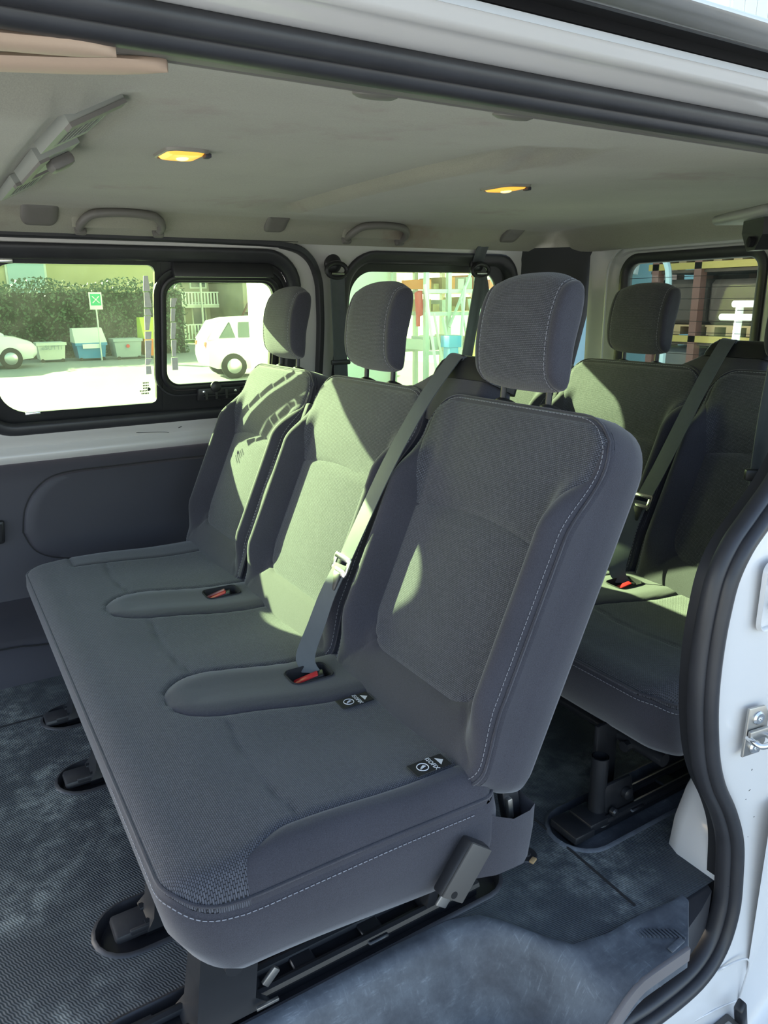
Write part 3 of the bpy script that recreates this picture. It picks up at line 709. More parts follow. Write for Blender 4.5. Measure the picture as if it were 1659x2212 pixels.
# ------------------------------------------------------------------ seats
A24 = math.radians(24); SU = Vector((math.sin(A24), 0, math.cos(A24))); SN = Vector((-math.cos(A24), 0, math.sin(A24))); SO = Vector((.71, 0, .35))
def bk(y, v, w): return SO + SU * v + SN * w + Vector((0, y, 0))
def gauss(d, s): return math.exp(-(d / s) ** 2)
def segd(px, pz, a, b):
    ax, az = a; bx, bz = b; t = ((px - ax) * (bx - ax) + (pz - az) * (bz - az)) / ((bx - ax) ** 2 + (bz - az) ** 2); t = min(1, max(0, t))
    return math.hypot(px - ax - t * (bx - ax), pz - az - t * (bz - az))
VB, VT = -.02, .667
def div_v(p): return .432 - .022 * (p / .19) ** 2
def backrest(bench, yc, hw, near):
    vc, hv = (VB + VT) / 2, (VT - VB) / 2; R = (.045, .085, .085, .045)
    def outline(p, v): return -sd_rr(p, v, 0, vc, hw, hv, R)
    ks = hw / .268
    def half(v):
        if v > .60: return (hw - .018 - .06 * ss(.625, .665, v))
        return ks * interp(v, [.38, .415, .45, .49, .515, .535, .55, .60], [.190, .193, .199, .209, .220, .234, .250, .250])
    def up(p, v): return max(div_v(p / ks) - v, v - (VT - .016), (abs(p) - half(v)))
    def low(p, v): return max(sd_rr(p, v, 0, .265, .192 * ks, .172, (.075, .02, .02, .075)), v - div_v(p / ks))
    def h(p, v):
        q = abs(p) / ks; e = ss(.02, .15, v) * (1 - ss(.44, .575, v))
        b = ss(.184, .232, q) * (1 - .42 * ss(.236, .268, q)); w = .058 * e * b
        w += .010 * max(0, 1 - (q / .19) ** 2) * ss(.08, .2, v) * (1 - ss(.40, .43, v))
        w += .012 * ss(.42, .50, v) * (1 - ss(.55, .667, v)) * max(0, 1 - (q / .27) ** 2)
        w += .020 * ss(.16, .02, v)
        su, sl = abs(up(p, v)), abs(low(p, v))
        w -= .0042 * gauss(min(su, sl), .0042)
        for s in (-1, 1): w -= .004 * gauss(segd(p, v, (s * .155 * ks, .115), (s * .232 * ks, .02)), .004)
        d = outline(p, v); Rr = .022
        if d < Rr: w -= Rr - math.sqrt(max(0, Rr * Rr - (Rr - d) ** 2))
        return w
    st = .0075 if near else .010
    parts = split_grid(frange(-hw, hw, st), frange(VB, VT, st), [(None, outline), ('up', up), ('low', low)], lambda p, v: bk(yc + p, v, h(p, v)), lambda p, v: (p, v))
    shell = parts['rest']
    ol = dense(rrect(0, vc, hw, hv, R, 8), .012)
    def ring(ins, w): return [bk(yc + p * (1 - ins / hw), vc + (v - vc) * (1 - ins / hv), w) for p, v in ol]
    T = .118
    shell.loft([[bk(yc + p, v, h(p, v)) for p, v in ol], ring(-.001, -.026), ring(-.003, -.036), ring(-.006, -.065), ring(-.004, -.095), ring(.006, -.112), ring(.03, -T), ring(.12, -T - .003)], True, False, True)
    B = obj('backrest', shell, 'plain_fabric', bench, 50)
    obj('upper_panel', parts['up'], 'woven_fabric', B, 180, uv=True); obj('lower_panel', parts['low'], 'woven_fabric', B, 180, uv=True)
    # welt and thread along the front edge
    mb = MB(); mb.tube([bk(yc + p * (1 - .002 / hw), vc + (v - vc) * (1 - .002 / hv), h(p * (1 - .003 / hw), vc + (v - vc) * (1 - .003 / hv)) + .0005) for p, v in ol], .0026, 6, closed=True); obj('welt', mb, 'plain_fabric', B, 60)
    mb = MB(); pts = [bk(yc + p * (1 - .0085 / hw), vc + (v - vc) * (1 - .0085 / hv), h(p * (1 - .0085 / hw), vc + (v - vc) * (1 - .0085 / hv)) + .0012) for p, v in ol]
    mb.dashes(pts + [pts[0]]); o = obj('stitching', mb, 'thread', B, 0); o['kind'] = 'stuff'
    return B
def headrest(bench, yc, lean=0.0):
    # side outline in (v, w): convex front, rounded top and bottom
    prof = catmull([(.695, -.012, 0), (.697, .010, 0), (.712, .034, 0), (.752, .056, 0), (.805, .073, 0), (.850, .078, 0), (.886, .074, 0), (.906, .057, 0), (.912, .040, 0), (.899, .025, 0), (.855, .012, 0), (.78, .000, 0), (.72, -.020, 0), (.700, -.024, 0), (.695, -.012, 0)], 5)[:-1]
    vc, wc = .800, .030; cl = [0.0]
    for a, b in zip(prof[:-1], prof[1:]): cl.append(cl[-1] + (b - a).length)
    def ring(p, k, kb): return [bk(yc + p, vc + (q.x - vc) * (k if q.x > vc else kb), wc + (q.y - wc) * (.35 * k + .65 * min(1, k + .06))) for q in prof]
    S_ = .098
    def kk(p): t = abs(p) / S_; return 1 - .15 * t ** 2.8
    def kb(p): t = abs(p) / S_; return 1 - .055 * t ** 3.2
    ps = frange(-S_, S_, .008); mb = MB(); rings = []; uvs = []
    for p in ps:
        g_ = .985 if abs(abs(p) - S_) < 1e-6 else 1
        rings.append(ring(p, kk(p) * g_, kb(p) * g_)); uvs.append([(p, c) for c in cl])
    mb.loft(rings, True, uvs=uvs); Hd = obj('headrest', mb, 'woven_fabric', bench, 180, uv=True)
    for s in (-1, 1):
        mb = MB(); rings = [ring(s * (S_ + d), k * kk(S_), k * kb(S_)) for d, k in ((0, .985), (.002, .998), (.007, .985), (.012, .95), (.016, .86), (.018, .6), (.019, .2))]
        mb.loft(rings, True, False, True); obj('side_panel', mb, 'plain_fabric', Hd, 180)
    mb = MB()
    for s in (-1, 1): 
        pts = ring(s * (S_ - .004), kk(S_ - .004) * 1.003, kb(S_ - .004) * 1.003); mb.dashes(pts + [pts[0]])
    o = obj('stitching', mb, 'thread', Hd, 0); o['kind'] = 'stuff'
    for s in (-1, 1):
        mb = MB(); mb.tube([bk(yc + s * .066, .63, -.045), bk(yc + s * .066, .72, -.012)], .0065, 12); obj('post', mb, 'black_steel', Hd)
        mb = MB(); c = bk(yc + s * .066, .655, -.040); mb.lathe(c, SU, [(.021, .0), (.024, .008), (.024, .016), (.018, .022), (.008, .024)], 18); obj('post_collar', mb, 'black_plastic', Hd)
    return Hd
CY0, CY1, CX0, CX1 = .848, 2.455, .172, .745
def cushion(bench):
    xc, yc, hx, hy = (CX0 + CX1) / 2, (CY0 + CY1) / 2, (CX1 - CX0) / 2, (CY1 - CY0) / 2
    Ro = (.03, .03, .075, .075)   # (x,y): +x-y, +x+y, -x+y, -x-y
    def outd(x, y): return -sd_rr(x, y, xc, yc, hx, hy, Ro)
    def padf(yy, lo=.31):
        def f(x, y):
            t = (x - lo); 
            c = yy - .012 + .05 * ss(.35, .72, x) * -1
            if x < lo + .11: hh = .098 * math.sqrt(max(0, 1 - ((lo + .11 - x) / .11) ** 2)) if x > lo else 0
            else: hh = .098 - .0 * t
            return max(abs(y - c - .02) - hh, lo - x)
        return f
    pad1, pad2 = padf(1.352), padf(1.905)
    def strip_n(x, y): return max(y - (CY0 + .028 + .03 * ss(.28, .37, x) - .0 * x), .285 + .45 * max(0, y - CY0 - .01) - x)
    def strip_f(x, y): return max((CY1 - .13) - y, .30 - x)
    def seam(x, y):
        d = 9
        for y0, y1 in ((.905, 1.24), (1.455, 1.79), (2.01, 2.33)):
            if y0 - .02 < y < y1 + .02:
                t = (y - y0) / (y1 - y0); d = min(d, abs(x - (.392 - .018 * math.sin(math.pi * min(1, max(0, t))) + .004)))
        return d
    def seamz(x, y):  # height of the welt that closes the top cover
        return .352 - .036 * ss(.30, .90, 1 - min(1, max(0, (y - CY0) / .06))) * ss(.13, .30, x) - .006 * ss(.5, .75, x) * ss(1.0, .85, y)
    def topz(x, y):
        z = .378 - .010 * ss(.35, .65, x) + .006 * ss(.22, .32, x) * ss(.60, .40, x)
        z += .010 * max(gauss(max(0, pad1(x, y) + .05), .05) * 0, 0)
        for pf in (pad1, pad2):
            s = pf(x, y)
            if s < 0: z += .004 * ss(0, .04, -s) - .003 * ss(.03, .09, -s)
        for c in (1.11, 1.672, 2.235): z -= .010 * gauss(y - c, .13) * ss(.25, .45, x)
        z -= .0042 * gauss(min(abs(pad1(x, y)), abs(pad2(x, y)), abs(strip_n(x, y)), abs(strip_f(x, y)), seam(x, y)), .0042)
        d = outd(x, y); R = .055
        zs = seamz(x, y)
        if d < R:
            k = math.sqrt(max(0, 1 - ((R - d) / R) ** 2)); z = zs + (z - zs) * k
        return z
    holes = [(.617, 1.337), (.619, 1.90)]
    def hole(x, y): return min(sd_rr(x, y, a, b, .046, .030, (.014,) * 4) for a, b in holes)
    xs = [CX0, CX0 + .0007, CX0 + .002, CX0 + .004] + frange(CX0 + .007, CX0 + .06, .006) + frange(CX0 + .066, CX1, .009)
    ys = [CY0, CY0 + .0007, CY0 + .002, CY0 + .004] + frange(CY0 + .007, CY0 + .06, .006) + frange(CY0 + .067, CY1, .009)
    def uvf(x, y):
        d = max(0, .055 + CX0 - x); return (y, x - .012 * (d / .055) ** 2)
    parts = split_grid(xs, ys, [(None, outd), (None, hole), ('pad1', pad1), ('pad2', pad2), ('sn', strip_n), ('sf', strip_f)], lambda x, y: (x, y, topz(x, y)), uvf)
    # skirt
    ol = [(x, y) for x, y in rrect(xc, yc, hx, hy, Ro, 8)]
    dens = []
    for i in range(len(ol)):
        a, b = ol[i], ol[(i + 1) % len(ol)]; L = math.hypot(b[0] - a[0], b[1] - a[1]); n = max(1, int(L / .03))
        for k in range(n): dens.append((lerp(a[0], b[0], k / n), lerp(a[1], b[1], k / n)))
    def ins(x, y, d): return (xc + (x - xc) * (1 - d / hx), yc + (y - yc) * (1 - d / hy))
    def botz(x): return .188 - .04 * ss(.25, .75, x) 
    mb = MB(); rings = []
    for d, f in ((.0, 0), (-.003, .04), (-.006, .18), (-.006, .45), (.0, .75), (.014, .93), (.035, 1.0), (.09, 1.02), (.2, 1.02)):
        ring = []
        for x, y in dens:
            fx = ss(.30, CX0, x); X, Y = ins(x, y, d); X += fx * (.055 * f ** 2.2)
            ring.append((X, Y, lerp(topz(x, y), botz(x) - .0 * fx, f)))
        rings.append(ring)
    mb.loft(rings, True, False, True)
    C = obj('seat_cushion', mb, 'plain_fabric', bench, 60)
    obj('woven_cover', parts['rest'], 'woven_fabric', C, 180, uv=True)
    for n in ('pad1', 'pad2'): obj('centre_pad', parts[n], 'plain_fabric', C, 180)
    obj('side_strip', parts['sn'], 'plain_fabric', C, 180); obj('side_strip', parts['sf'], 'plain_fabric', C, 180)
    mb = MB(); mb.tube([(x, y, topz(*ins(x, y, .001)) + .001) for x, y in dens], .0028, 6, closed=True); obj('welt', mb, 'plain_fabric', C, 60)
    mb = MB(); near_ = [(x, y) for x, y in dens[len(dens) // 2:] if y < 1.2 and x < .74]
    pts = [(*ins(x, y, -.0055), topz(x, y) - .007) for x, y in near_]; mb.dashes(pts, r=.0009); o = obj('stitching', mb, 'thread', C, 0); o['kind'] = 'stuff'
    # buckle wells
    for a, b in holes:
        mb = MB(); R0 = rrect(a, b, .046, .030, .014, 4)
        mb.loft([[(a + (x - a) * k, b + (y - b) * k, topz(x, y) + dz) for x, y in R0] for k, dz in ((1.10, .001), (1.06, .0035), (1.0, .002), (.96, -.012), (.94, -.04))], True, False, True); obj('buckle_well', mb, 'seam_dark', C, 50)
    # rear flap around the hinge on the near side
    mb = MB(); mb.loft([[(.70, CY0 + .004, .305), (.735, CY0 - .007, .283), (.775, CY0 - .008, .262), (.815, CY0 - .006, .262), (.832, CY0, .266)], [(.70, CY0 + .004, .25), (.74, CY0 - .010, .24), (.78, CY0 - .012, .22), (.815, CY0 - .010, .22), (.828, CY0 - .002, .22)], [(.70, CY0 + .004, .16), (.74, CY0 - .007, .157), (.78, CY0 - .008, .155), (.805, CY0 - .006, .152), (.82, CY0, .158)], [(.70, CY0 + .03, .157), (.74, CY0 + .03, .155), (.78, CY0 + .03, .153), (.80, CY0 + .03, .150), (.815, CY0 + .03, .156)]], False)
    mb.loft([[(.832, CY0, .266), (.835, CY0 + .06, .266)], [(.828, CY0 - .002, .22), (.83, CY0 + .06, .22)], [(.82, CY0, .158), (.82, CY0 + .06, .158)]], False); obj('hinge_flap', mb, 'plain_fabric', C, 60)
    return C, topz
def bench_upholstery(name, label, near):
    bench = thing(name, label, 'bench seat', (.60, 1.55, 0))
    C, topz = cushion(bench)
    for yc, hw in ((1.112, .266), (1.672, .276), (2.235, .258)): backrest(bench, yc, hw, near)
    for yc in (1.116, 1.676, 2.240): headrest(bench, yc)
    # belt retractor hump between the near and the middle backrest
    mb = MB(); rings = []
    for v, y0, y1, w0, w1 in ((.60, 1.235, 1.56, -.112, -.012), (.655, 1.235, 1.535, -.112, -.010), (.672, 1.235, 1.515, -.112, -.016), (.690, 1.24, 1.485, -.110, -.020), (.706, 1.245, 1.465, -.108, -.024), (.712, 1.25, 1.458, -.106, -.028)):
        rings.append([bk(p, v, q) for p, q in rrect((y0 + y1) / 2, (w0 + w1) / 2, (y1 - y0) / 2, (w1 - w0) / 2, .022, 5)])
    mb.loft(rings, True, True, True); Hh = obj('retractor_housing', mb, 'plain_fabric', bench, 60)
    mb = MB(); rings = []
    for v, e in ((.704, .012), (.722, .011), (.744, .006), (.760, -.004), (.768, -.022)):
        rings.append([bk(p, v, q) for p, q in rrect(1.345, -.068, .096 + e, .038 + e, .024, 5)])
    mb.loft(rings, True, True, True); obj('retractor_cap', mb, 'black_plastic', Hh, 50)
    mb = MB(); mb.rbox(bk(1.385, .752, -.030), (0, .030, 0), SU * .008, SN * .006, .003); obj('belt_slot', mb, 'black_plastic', Hh)
    # shoulder belt: cap -> tongue -> buckle
    belt = [bk(1.372, .762, -.055), bk(1.378, .758, -.024), bk(1.378, .725, -.008), bk(1.368, .62, .032), bk(1.366, .47, .062), bk(1.380, .33, .068), bk(1.400, .235, .064)]
    belt = catmull(belt, 4); mb = MB(); mb.ribbon(belt, [(0.0, .0235, .003)] * len(belt)); Bt = obj('shoulder_belt', mb, 'belt_web', bench, 40)
    lap = catmull([bk(1.402, .222, .066), bk(1.402, .15, .075), bk(1.392, .08, .082), Vector((.628, 1.375, .392)), Vector((.632, 1.350, .362))], 5)
    wd = [Vector((-.004, .0235, 0)).lerp(Vector((-.019, .015, 0)), i / (len(lap) - 1)) for i in range(len(lap))]
    mb = MB(); mb.ribbon(lap, wd); obj('lap_belt', mb, 'belt_web', Bt, 40)
    mb = MB(); c = bk(1.402, .228, .068)
    mb.rbox(c + SU * .010, Vector((0, .034, 0)), SU * .007, SN * .004, .003); mb.rbox(c - SU * .022, Vector((0, .033, 0)), SU * .008, SN * .0035, .003)
    for s in (-1, 1): mb.rbox(c - SU * .005 + Vector((0, s * .030, 0)), Vector((0, .006, 0)), SU * .019, SN * .003, .002)
    obj('belt_tongue', mb, 'chrome', Bt)
    mb = MB(); mb.rbox(c - SU * .045, Vector((0, .016, 0)), SU * .022, SN * .005, .004); obj('tongue_grip', mb, 'black_plastic', Bt)
    # buckles
    for (x, y, tw) in ((.617, 1.337, .35), (.612, 1.905, .25)):
        ax = Vector((math.cos(tw), -math.sin(tw) * .7, .28)).normalized(); ay = Vector((.35, .93, 0)).normalized(); az = ax.cross(ay).normalized()
        if az.z < 0: az = -az
        c = Vector((x, y, .352)); mb = MB(); mb.rbox(c, ax * .036, ay * .014, az * .010, .004); Bk = obj('buckle', mb, 'black_plastic', bench)
        mb = MB(); mb.rbox(c + az * .009 - ax * .004, ax * .028, ay * .0105, az * .004, .003); obj('release_button', mb, 'buckle_red', Bk)
        if y > 1.6:
            mb = MB(); mb.rbox(c + Vector((-.004, .020, .004)), ax * .030, ay * .007, az * .007, .003); obj('second_button', mb, 'red_plate', Bk)
    # side buckle hanging on the near end
    ax = Vector((.62, 0, .80)).normalized(); az = Vector((0, -1, .06)).normalized(); ay = az.cross(ax).normalized()
    c = Vector((.645, CY0 - .028, .232)); mb = MB(); mb.rbox(c, ax * .052, ay * .027, az * .013, .006); Bk = obj('side_buckle', mb, 'black_plastic', bench)
    mb = MB(); mb.rbox(c + az * .0135, ax * .050, ay * .025, az * .003, .002); obj('buckle_face', mb, 'grey_dark' if 'grey_dark' in MATS else 'dark_trim', Bk)
    mb = MB(); mb.lathe(c + az * .0165 - ax * .040 + ay * .004, az, [(.0065, 0), (.0065, .0006)], 14); obj('rivet_hole', mb, 'dark_void', Bk)
    mb = MB(); mb.rbox(c - ax * .060 - ay * .006 - az * .006, ax * .014, ay * .012, az * .003, .002); obj('buckle_strap', mb, 'steel', Bk)
    # child seat anchor tags
    for (x, y) in ((.652, 1.195), (.648, .922)):
        z = topz(x, y) + (.0022 if y > 1 else .0045); nx = Vector((1, 0, (topz(x + .02, y) - topz(x - .02, y)) / .04)).normalized(); u = Vector((0, 1, 0)); nn = nx.cross(u).normalized()
        o0 = Vector((x, y, z)); mb = MB(); mb.rbox(o0, nx * .036, u * .018, nn * .0009, .0005, 1); T = obj('anchor_tag', mb, 'tag_black', C_of(bench))
        tx = text('tag_lettering', 'ISOFIX', .0125, basis(o0 + nn * .0012 + nx * .006, -u, nx, nn), 'tag_white', bench, .0003)
        mb = MB(); q = o0 + nn * .0013
        ids = [mb.add(q + nx * .018 + u * .011), mb.add(q + nx * .018 - u * .011), mb.add(q + nx * .030)]; mb.f.append(ids); obj('tag_arrow', mb, 'tag_white', bench, 0); mb = MB()
        rr = [q - nx * .014 + (nx * math.cos(k * math.pi / 8) + u * math.sin(k * math.pi / 8)) * .0105 for k in range(16)]; mb.tube(rr, .0009, 4, closed=True); obj('tag_ring', mb, 'tag_white', bench, 0); mb = MB()
        for k in range(3): mb.tube([q - nx * (.020 - k * .003) - u * (.004 - k * .001), q - nx * (.017 - k * .003) - u * .000, q - nx * (.010 - k * .001) + u * (.004 - k * .002)], .0009, 4)
        o = obj('tag_symbol', mb, 'tag_white', bench, 0); o['kind'] = 'stuff'
    # tilt strap in the gap between middle and far backrest
    mb = MB(); st = catmull([bk(1.963, .54, -.010), bk(1.965, .50, .006), bk(1.968, .42, .026), bk(1.972, .28, .034), bk(1.976, .12, .026), bk(1.978, .02, .018)], 5)
    mb.ribbon(st, [(0, .010, 0)] * len(st), .003); G = obj('flap_edge', mb, 'plain_fabric', bench, 60)
    mb = MB(); mb.rbox(bk(1.962, .535, -.006), Vector((0, .013, 0)), SU * .034, SN * .009, .006); mb.rbox(bk(1.964, .49, .004), Vector((0, .018, 0)), SU * .010, SN * .008, .004); obj('pull_tab', mb, 'plain_fabric', G, 60)
    mb = MB(); mb.dashes([p + SN * .004 + Vector((0, .006, 0)) for p in st]); o = obj('stitching', mb, 'thread', G, 0); o['kind'] = 'stuff'
    # hinge plate below the near backrest
    mb = MB(); mb.rbox((.805, .885, .245), Vector((.018, 0, .004)), (0, .010, 0), Vector((-.01, 0, .05)), .004); obj('hinge_bracket', mb, 'black_steel', bench)
    mb = MB(); mb.rbox((.792, .872, .258), Vector((.006, 0, 0)), (0, .006, 0), Vector((-.003, 0, .022)), .003); obj('hinge_pin', mb, 'steel', bench)
    # seat frame under the cushion
    mb = MB()
    for x in (.27, .70): mb.tube([(x, .90, .165), (x, 2.40, .165)], .016, 10)
    for y in (.99, 1.245, 1.79, 2.12): mb.tube([(.24, y, .16), (.74, y, .16)], .013, 8)
    obj('seat_frame', mb, 'black_steel', bench)
    return bench
def C_of(b): return [c for c in b.children if c.name.startswith('seat_cushion')][-1]
mat('grey_dark', (.085, .080, .074), .42, bump=(500, .1, .0003))
front = bench_upholstery('bench_seat', 'front three-place bench in charcoal woven fabric, with a side buckle on its near end', True)

def rail(bench, y, x0, x1):
    mb = MB()
    for s in (-1, 1): mb.tube([(x0, y + s * .022, .012), (x1, y + s * .022, .012)], .010, 8)
    mb.box((x0, y - .022, -.016), (x1, y + .022, .006))
    for k in range(int((x1 - x0) / .14)): mb.rbox((x0 + .05 + k * .14, y + .004 * (-1) ** k, .012), (.022, 0, 0), (0, .034, 0), (0, 0, .004), .003, 1)
    return obj('floor_rail', mb, 'black_steel', bench)
def clamp(bench, y, x):
    mb = MB(); mb.rbox((x, y, .006), (.042, 0, 0), (0, .032, 0), (0, 0, .010), .008); mb.rbox((x + .02, y - .028, .012), (.034, 0, 0), (0, .004, 0), (0, 0, .006), .002); return obj('rail_clamp', mb, 'black_rubber', bench)
# front bench: rails and folded legs
for y in (.990, 1.245, 1.79, 2.12): rail(front, y, .20 if y > 1.1 else .09, .80 if y < 1.1 else .66)
for y in (1.245, 1.79, 2.12): clamp(front, y, .185)
for y, n in ((.985, 1), (1.245, 0), (1.79, 0), (2.12, 0)):
    mb = MB(); mb.loft([[(.235, y - .03, .175), (.34, y - .03, .175), (.34, y + .03, .175), (.235, y + .03, .175)], [(.225, y - .032, .10), (.325, y - .032, .10), (.325, y + .032, .10), (.225, y + .032, .10)], [(.215, y - .036, .03), (.315, y - .036, .03), (.315, y + .036, .03), (.215, y + .036, .03)], [(.20, y - .042, .010), (.34, y - .042, .010), (.34, y + .042, .010), (.20, y + .042, .010)]], True, True, True); obj('leg', mb, 'black_steel', front, 30)
    mb = MB(); mb.rbox((.70, y, .09), (.012, 0, 0), (0, .024, 0), Vector((.02, 0, .085)), .004); mb.rbox((.735, y - .012, .03), (.02, 0, 0), (0, .012, 0), (0, 0, .022), .005); obj('leg', mb, 'black_steel', front, 30)
mb = MB(); mb.rbox((.345, .953, .055), Vector((.012, 0, .012)), (0, .004, 0), Vector((-.005, 0, .006)), .002); mb.rbox((.33, .935, .022), (.020, 0, 0), (0, .003, 0), (0, 0, .003), .001); obj('leg_latch', mb, 'steel', front)

# rear bench: same upholstery one metre behind, with tubular legs of its own
rear = copy_tree(front)
rear.location = (1.60, 1.55, 0); rear['label'] = 'rear three-place bench in charcoal woven fabric, beyond the front bench by the tailgate'
for ch in list(rear.children):
    if ch.name.split('.')[0] in ('leg', 'floor_rail', 'rail_clamp', 'leg_latch', 'side_buckle', 'anchor_tag', 'tag_lettering', 'tag_symbol', 'tag_arrow', 'tag_ring'):
        for c2 in list(ch.children): bpy.data.objects.remove(c2, do_unlink=True)
        bpy.data.objects.remove(ch, do_unlink=True)
for o in [c for c in rear.children]:
    if o.name.startswith('seat_cushion'):
        for c2 in list(o.children):
            if c2.name.startswith('anchor_tag'): bpy.data.objects.remove(c2, do_unlink=True)
front['group'] = rear['group'] = 'three-place passenger benches'
REST[rear.name] = (1.60, 1.55, 0)
rail(rear, .985, 1.07, 1.90)
for y in (1.79, 2.12): rail(rear, y, 1.2, 1.7)
mb = MB(); mb.tube([(1.163, .988, .0), (1.163, .988, .165)], .0195, 20, caps=False); mb.tube([(1.163, .988, .165), (1.163, .988, .0)], .0165, 20, caps=False); mb.lathe((1.163, .988, .002), (0, 0, 1), [(.034, 0), (.028, .012), (.0195, .022)], 18, cap=False); obj('leg', mb, 'black_steel', rear)
mb = MB(); mb.rbox((1.225, 1.03, .11), (.035, 0, 0), (0, .006, 0), (0, 0, .10), .004); mb.rbox((1.215, .975, .045), Vector((.05, 0, .0)), (0, .006, 0), Vector((-.012, 0, .05)), .006); mb.lathe((1.232, .968, .058), (0, -1, 0), [(.014, 0), (.014, .012), (.008, .016)], 12); mb.lathe((1.185, .962, .030), (0, -1, 0), [(.010, 0), (.010, .010), (.006, .014)], 12); obj('leg_bracket', mb, 'black_steel', rear)
mb = MB(); mb.loft([[(1.66, .96, .16), (1.72, .96, .16), (1.72, 1.02, .16), (1.66, 1.02, .16)], [(1.64, .95, .01), (1.74, .95, .01), (1.74, 1.03, .01), (1.64, 1.03, .01)]], True, True, True); obj('leg', mb, 'black_steel', rear, 30)
mb = MB(); mb.loft([[(1.26, y, .16), (1.33, y, .16), (1.33, y + .05, .16), (1.26, y + .05, .16)] for y in (1.77,)] + [[(1.24, 1.76, .01), (1.34, 1.76, .01), (1.34, 1.84, .01), (1.24, 1.84, .01)]], True, True, True); obj('leg', mb, 'black_steel', rear, 30)
mb = MB(); mb.rbox((1.085, .985, .012), (.030, 0, 0), (0, .040, 0), (0, 0, .010), .004); mb.rbox((1.135, .985, .020), (.028, 0, 0), (0, .034, 0), (0, 0, .008), .003); obj('rail_clamp', mb, 'black_steel', rear)

# ------------------------------------------------------------------ fittings on the headliner
def grab_handle(x0, x1, label, group):
    xc = (x0 + x1) / 2; t = thing('grab_handle', label, 'handle', (xc, 2.46, 1.36), group)
    def P(x, z, d): return Vector((x, interp(z, [1.352, 1.381, 1.407, 1.42], [2.524, 2.464, 2.436, 2.41]) - d, z))
    path = catmull([P(x0 + .013, 1.366, .009), P(x0 + .011, 1.383, .028), P(x0 + .033, 1.403, .037), P(x0 + .071, 1.410, .039), P(xc, 1.412, .040), P(x1 - .071, 1.410, .039), P(x1 - .033, 1.403, .037), P(x1 - .011, 1.383, .028), P(x1 - .013, 1.366, .009)], 5)
    mb = MB(); mb.tube(path, [.0125] * len(path), 10); obj('grip', mb, 'grey_plastic', t, 60)
    for x in (x0 + .014, x1 - .014):
        mb = MB(); mb.rbox(P(x, 1.372, .006), (.017, 0, 0), Vector((0, .010, -.004)), Vector((0, .008, .018)), .007); obj('mount', mb, 'grey_plastic', t)
    mb = MB(); mb.rbox(P(xc, 1.401, -.004), ((x1 - x0) / 2 + .012, 0, 0), Vector((0, .004, 0)), Vector((0, -.012, .028)), .004); obj('backing_plate', mb, 'headliner_felt', t)
grab_handle(0.446, 0.704, 'grab handle at the left of the far roof rail, above the sliding window', 'grab handles on the far roof rail')
grab_handle(1.348, 1.601, 'grab handle on the far roof rail above the rear quarter window', 'grab handles on the far roof rail')
for (x, s, lb) in ((0.347, 1.37, 'large rounded grey coat hook cover left of the front grab handle'), (1.073, 1.05, 'small grey coat hook between the two grab handles'), (2.096, 1.2, 'grey coat hook cover on the far roof rail near the rear corner')):
    z = 1.403; mb = MB(); rings = []
    pr = rrect(x, z, .036 * s, .020 * s, (.016 * s, .004, .004, .016 * s), 6)
    def Y(q): return interp(q, [1.352, 1.381, 1.407, 1.42], [2.524, 2.464, 2.436, 2.41])
    for k, d in ((1.0, -.002), (1.0, .008), (.9, .014), (.6, .016), (.1, .016)):
        rings.append([(x + (a - x) * k, Y(z + (b - z) * k) - d, z + (b - z) * k) for a, b in pr])
    mb.loft(rings, True, True, True); o = obj('coat_hook', mb, 'grey_plastic', None, 60)
    tag(o, lb, 'coat hook', 'coat hooks on the far roof rail')
# half hidden hook caps by the near headliner edge
for (x, lb) in ((.545, 'flush hook cap at the near headliner edge, toward the front'), (.775, 'flush hook cap at the near headliner edge, toward the rear')):
    mb = MB(); mb.lathe((x, .905, cz(x, .905) + .001), (0, .2, -1), [(.030, 0), (.029, .004), (.022, .007), (.006, .008)], 20); tag(obj('hook_cap', mb, 'grey_plastic'), lb, 'cap', 'hook caps at the near headliner edge')
def dome_light(x, y, label):
    z = cz(x, y); t = thing('dome_light', label, 'light', (x, y, z), 'lit dome lights in the headliner')
    def R(hx, hy, r, dz): return [(a, b, cz(a, b) + dz) for a, b in rrect(x, y, hx, hy, r, 6)]
    mb = MB(); mb.loft([R(.044, .062, .024, .001), R(.042, .060, .024, -.005), R(.038, .055, .022, -.006), R(.036, .052, .020, -.002)], True); obj('rim', mb, 'dome_rim', t, 50)
    mb = MB(); mb.loft([R(.036, .052, .020, -.003), R(.032, .046, .018, -.008), R(.022, .032, .014, -.010), R(.004, .006, .003, -.011)], True, False, True); obj('lens', mb, 'dome_lens', t, 60)
    mb = MB(); mb.ball((x + .002, y, z - .0105), (.012, .018, .004), 10); obj('bulb', mb, 'dome_bulb', t)
    mb = MB(); mb.rbox((x + .040, y - .036, cz(x + .04, y - .036) - .008), (.006, 0, 0), (0, .010, 0), (0, 0, .004), .002); obj('switch', mb, 'dark_trim', t)
dome_light(.492, 1.555, 'lit amber dome light toward the front, close to the roof vents')
dome_light(1.315, 1.555, 'lit amber dome light toward the rear, seen nearly edge-on')
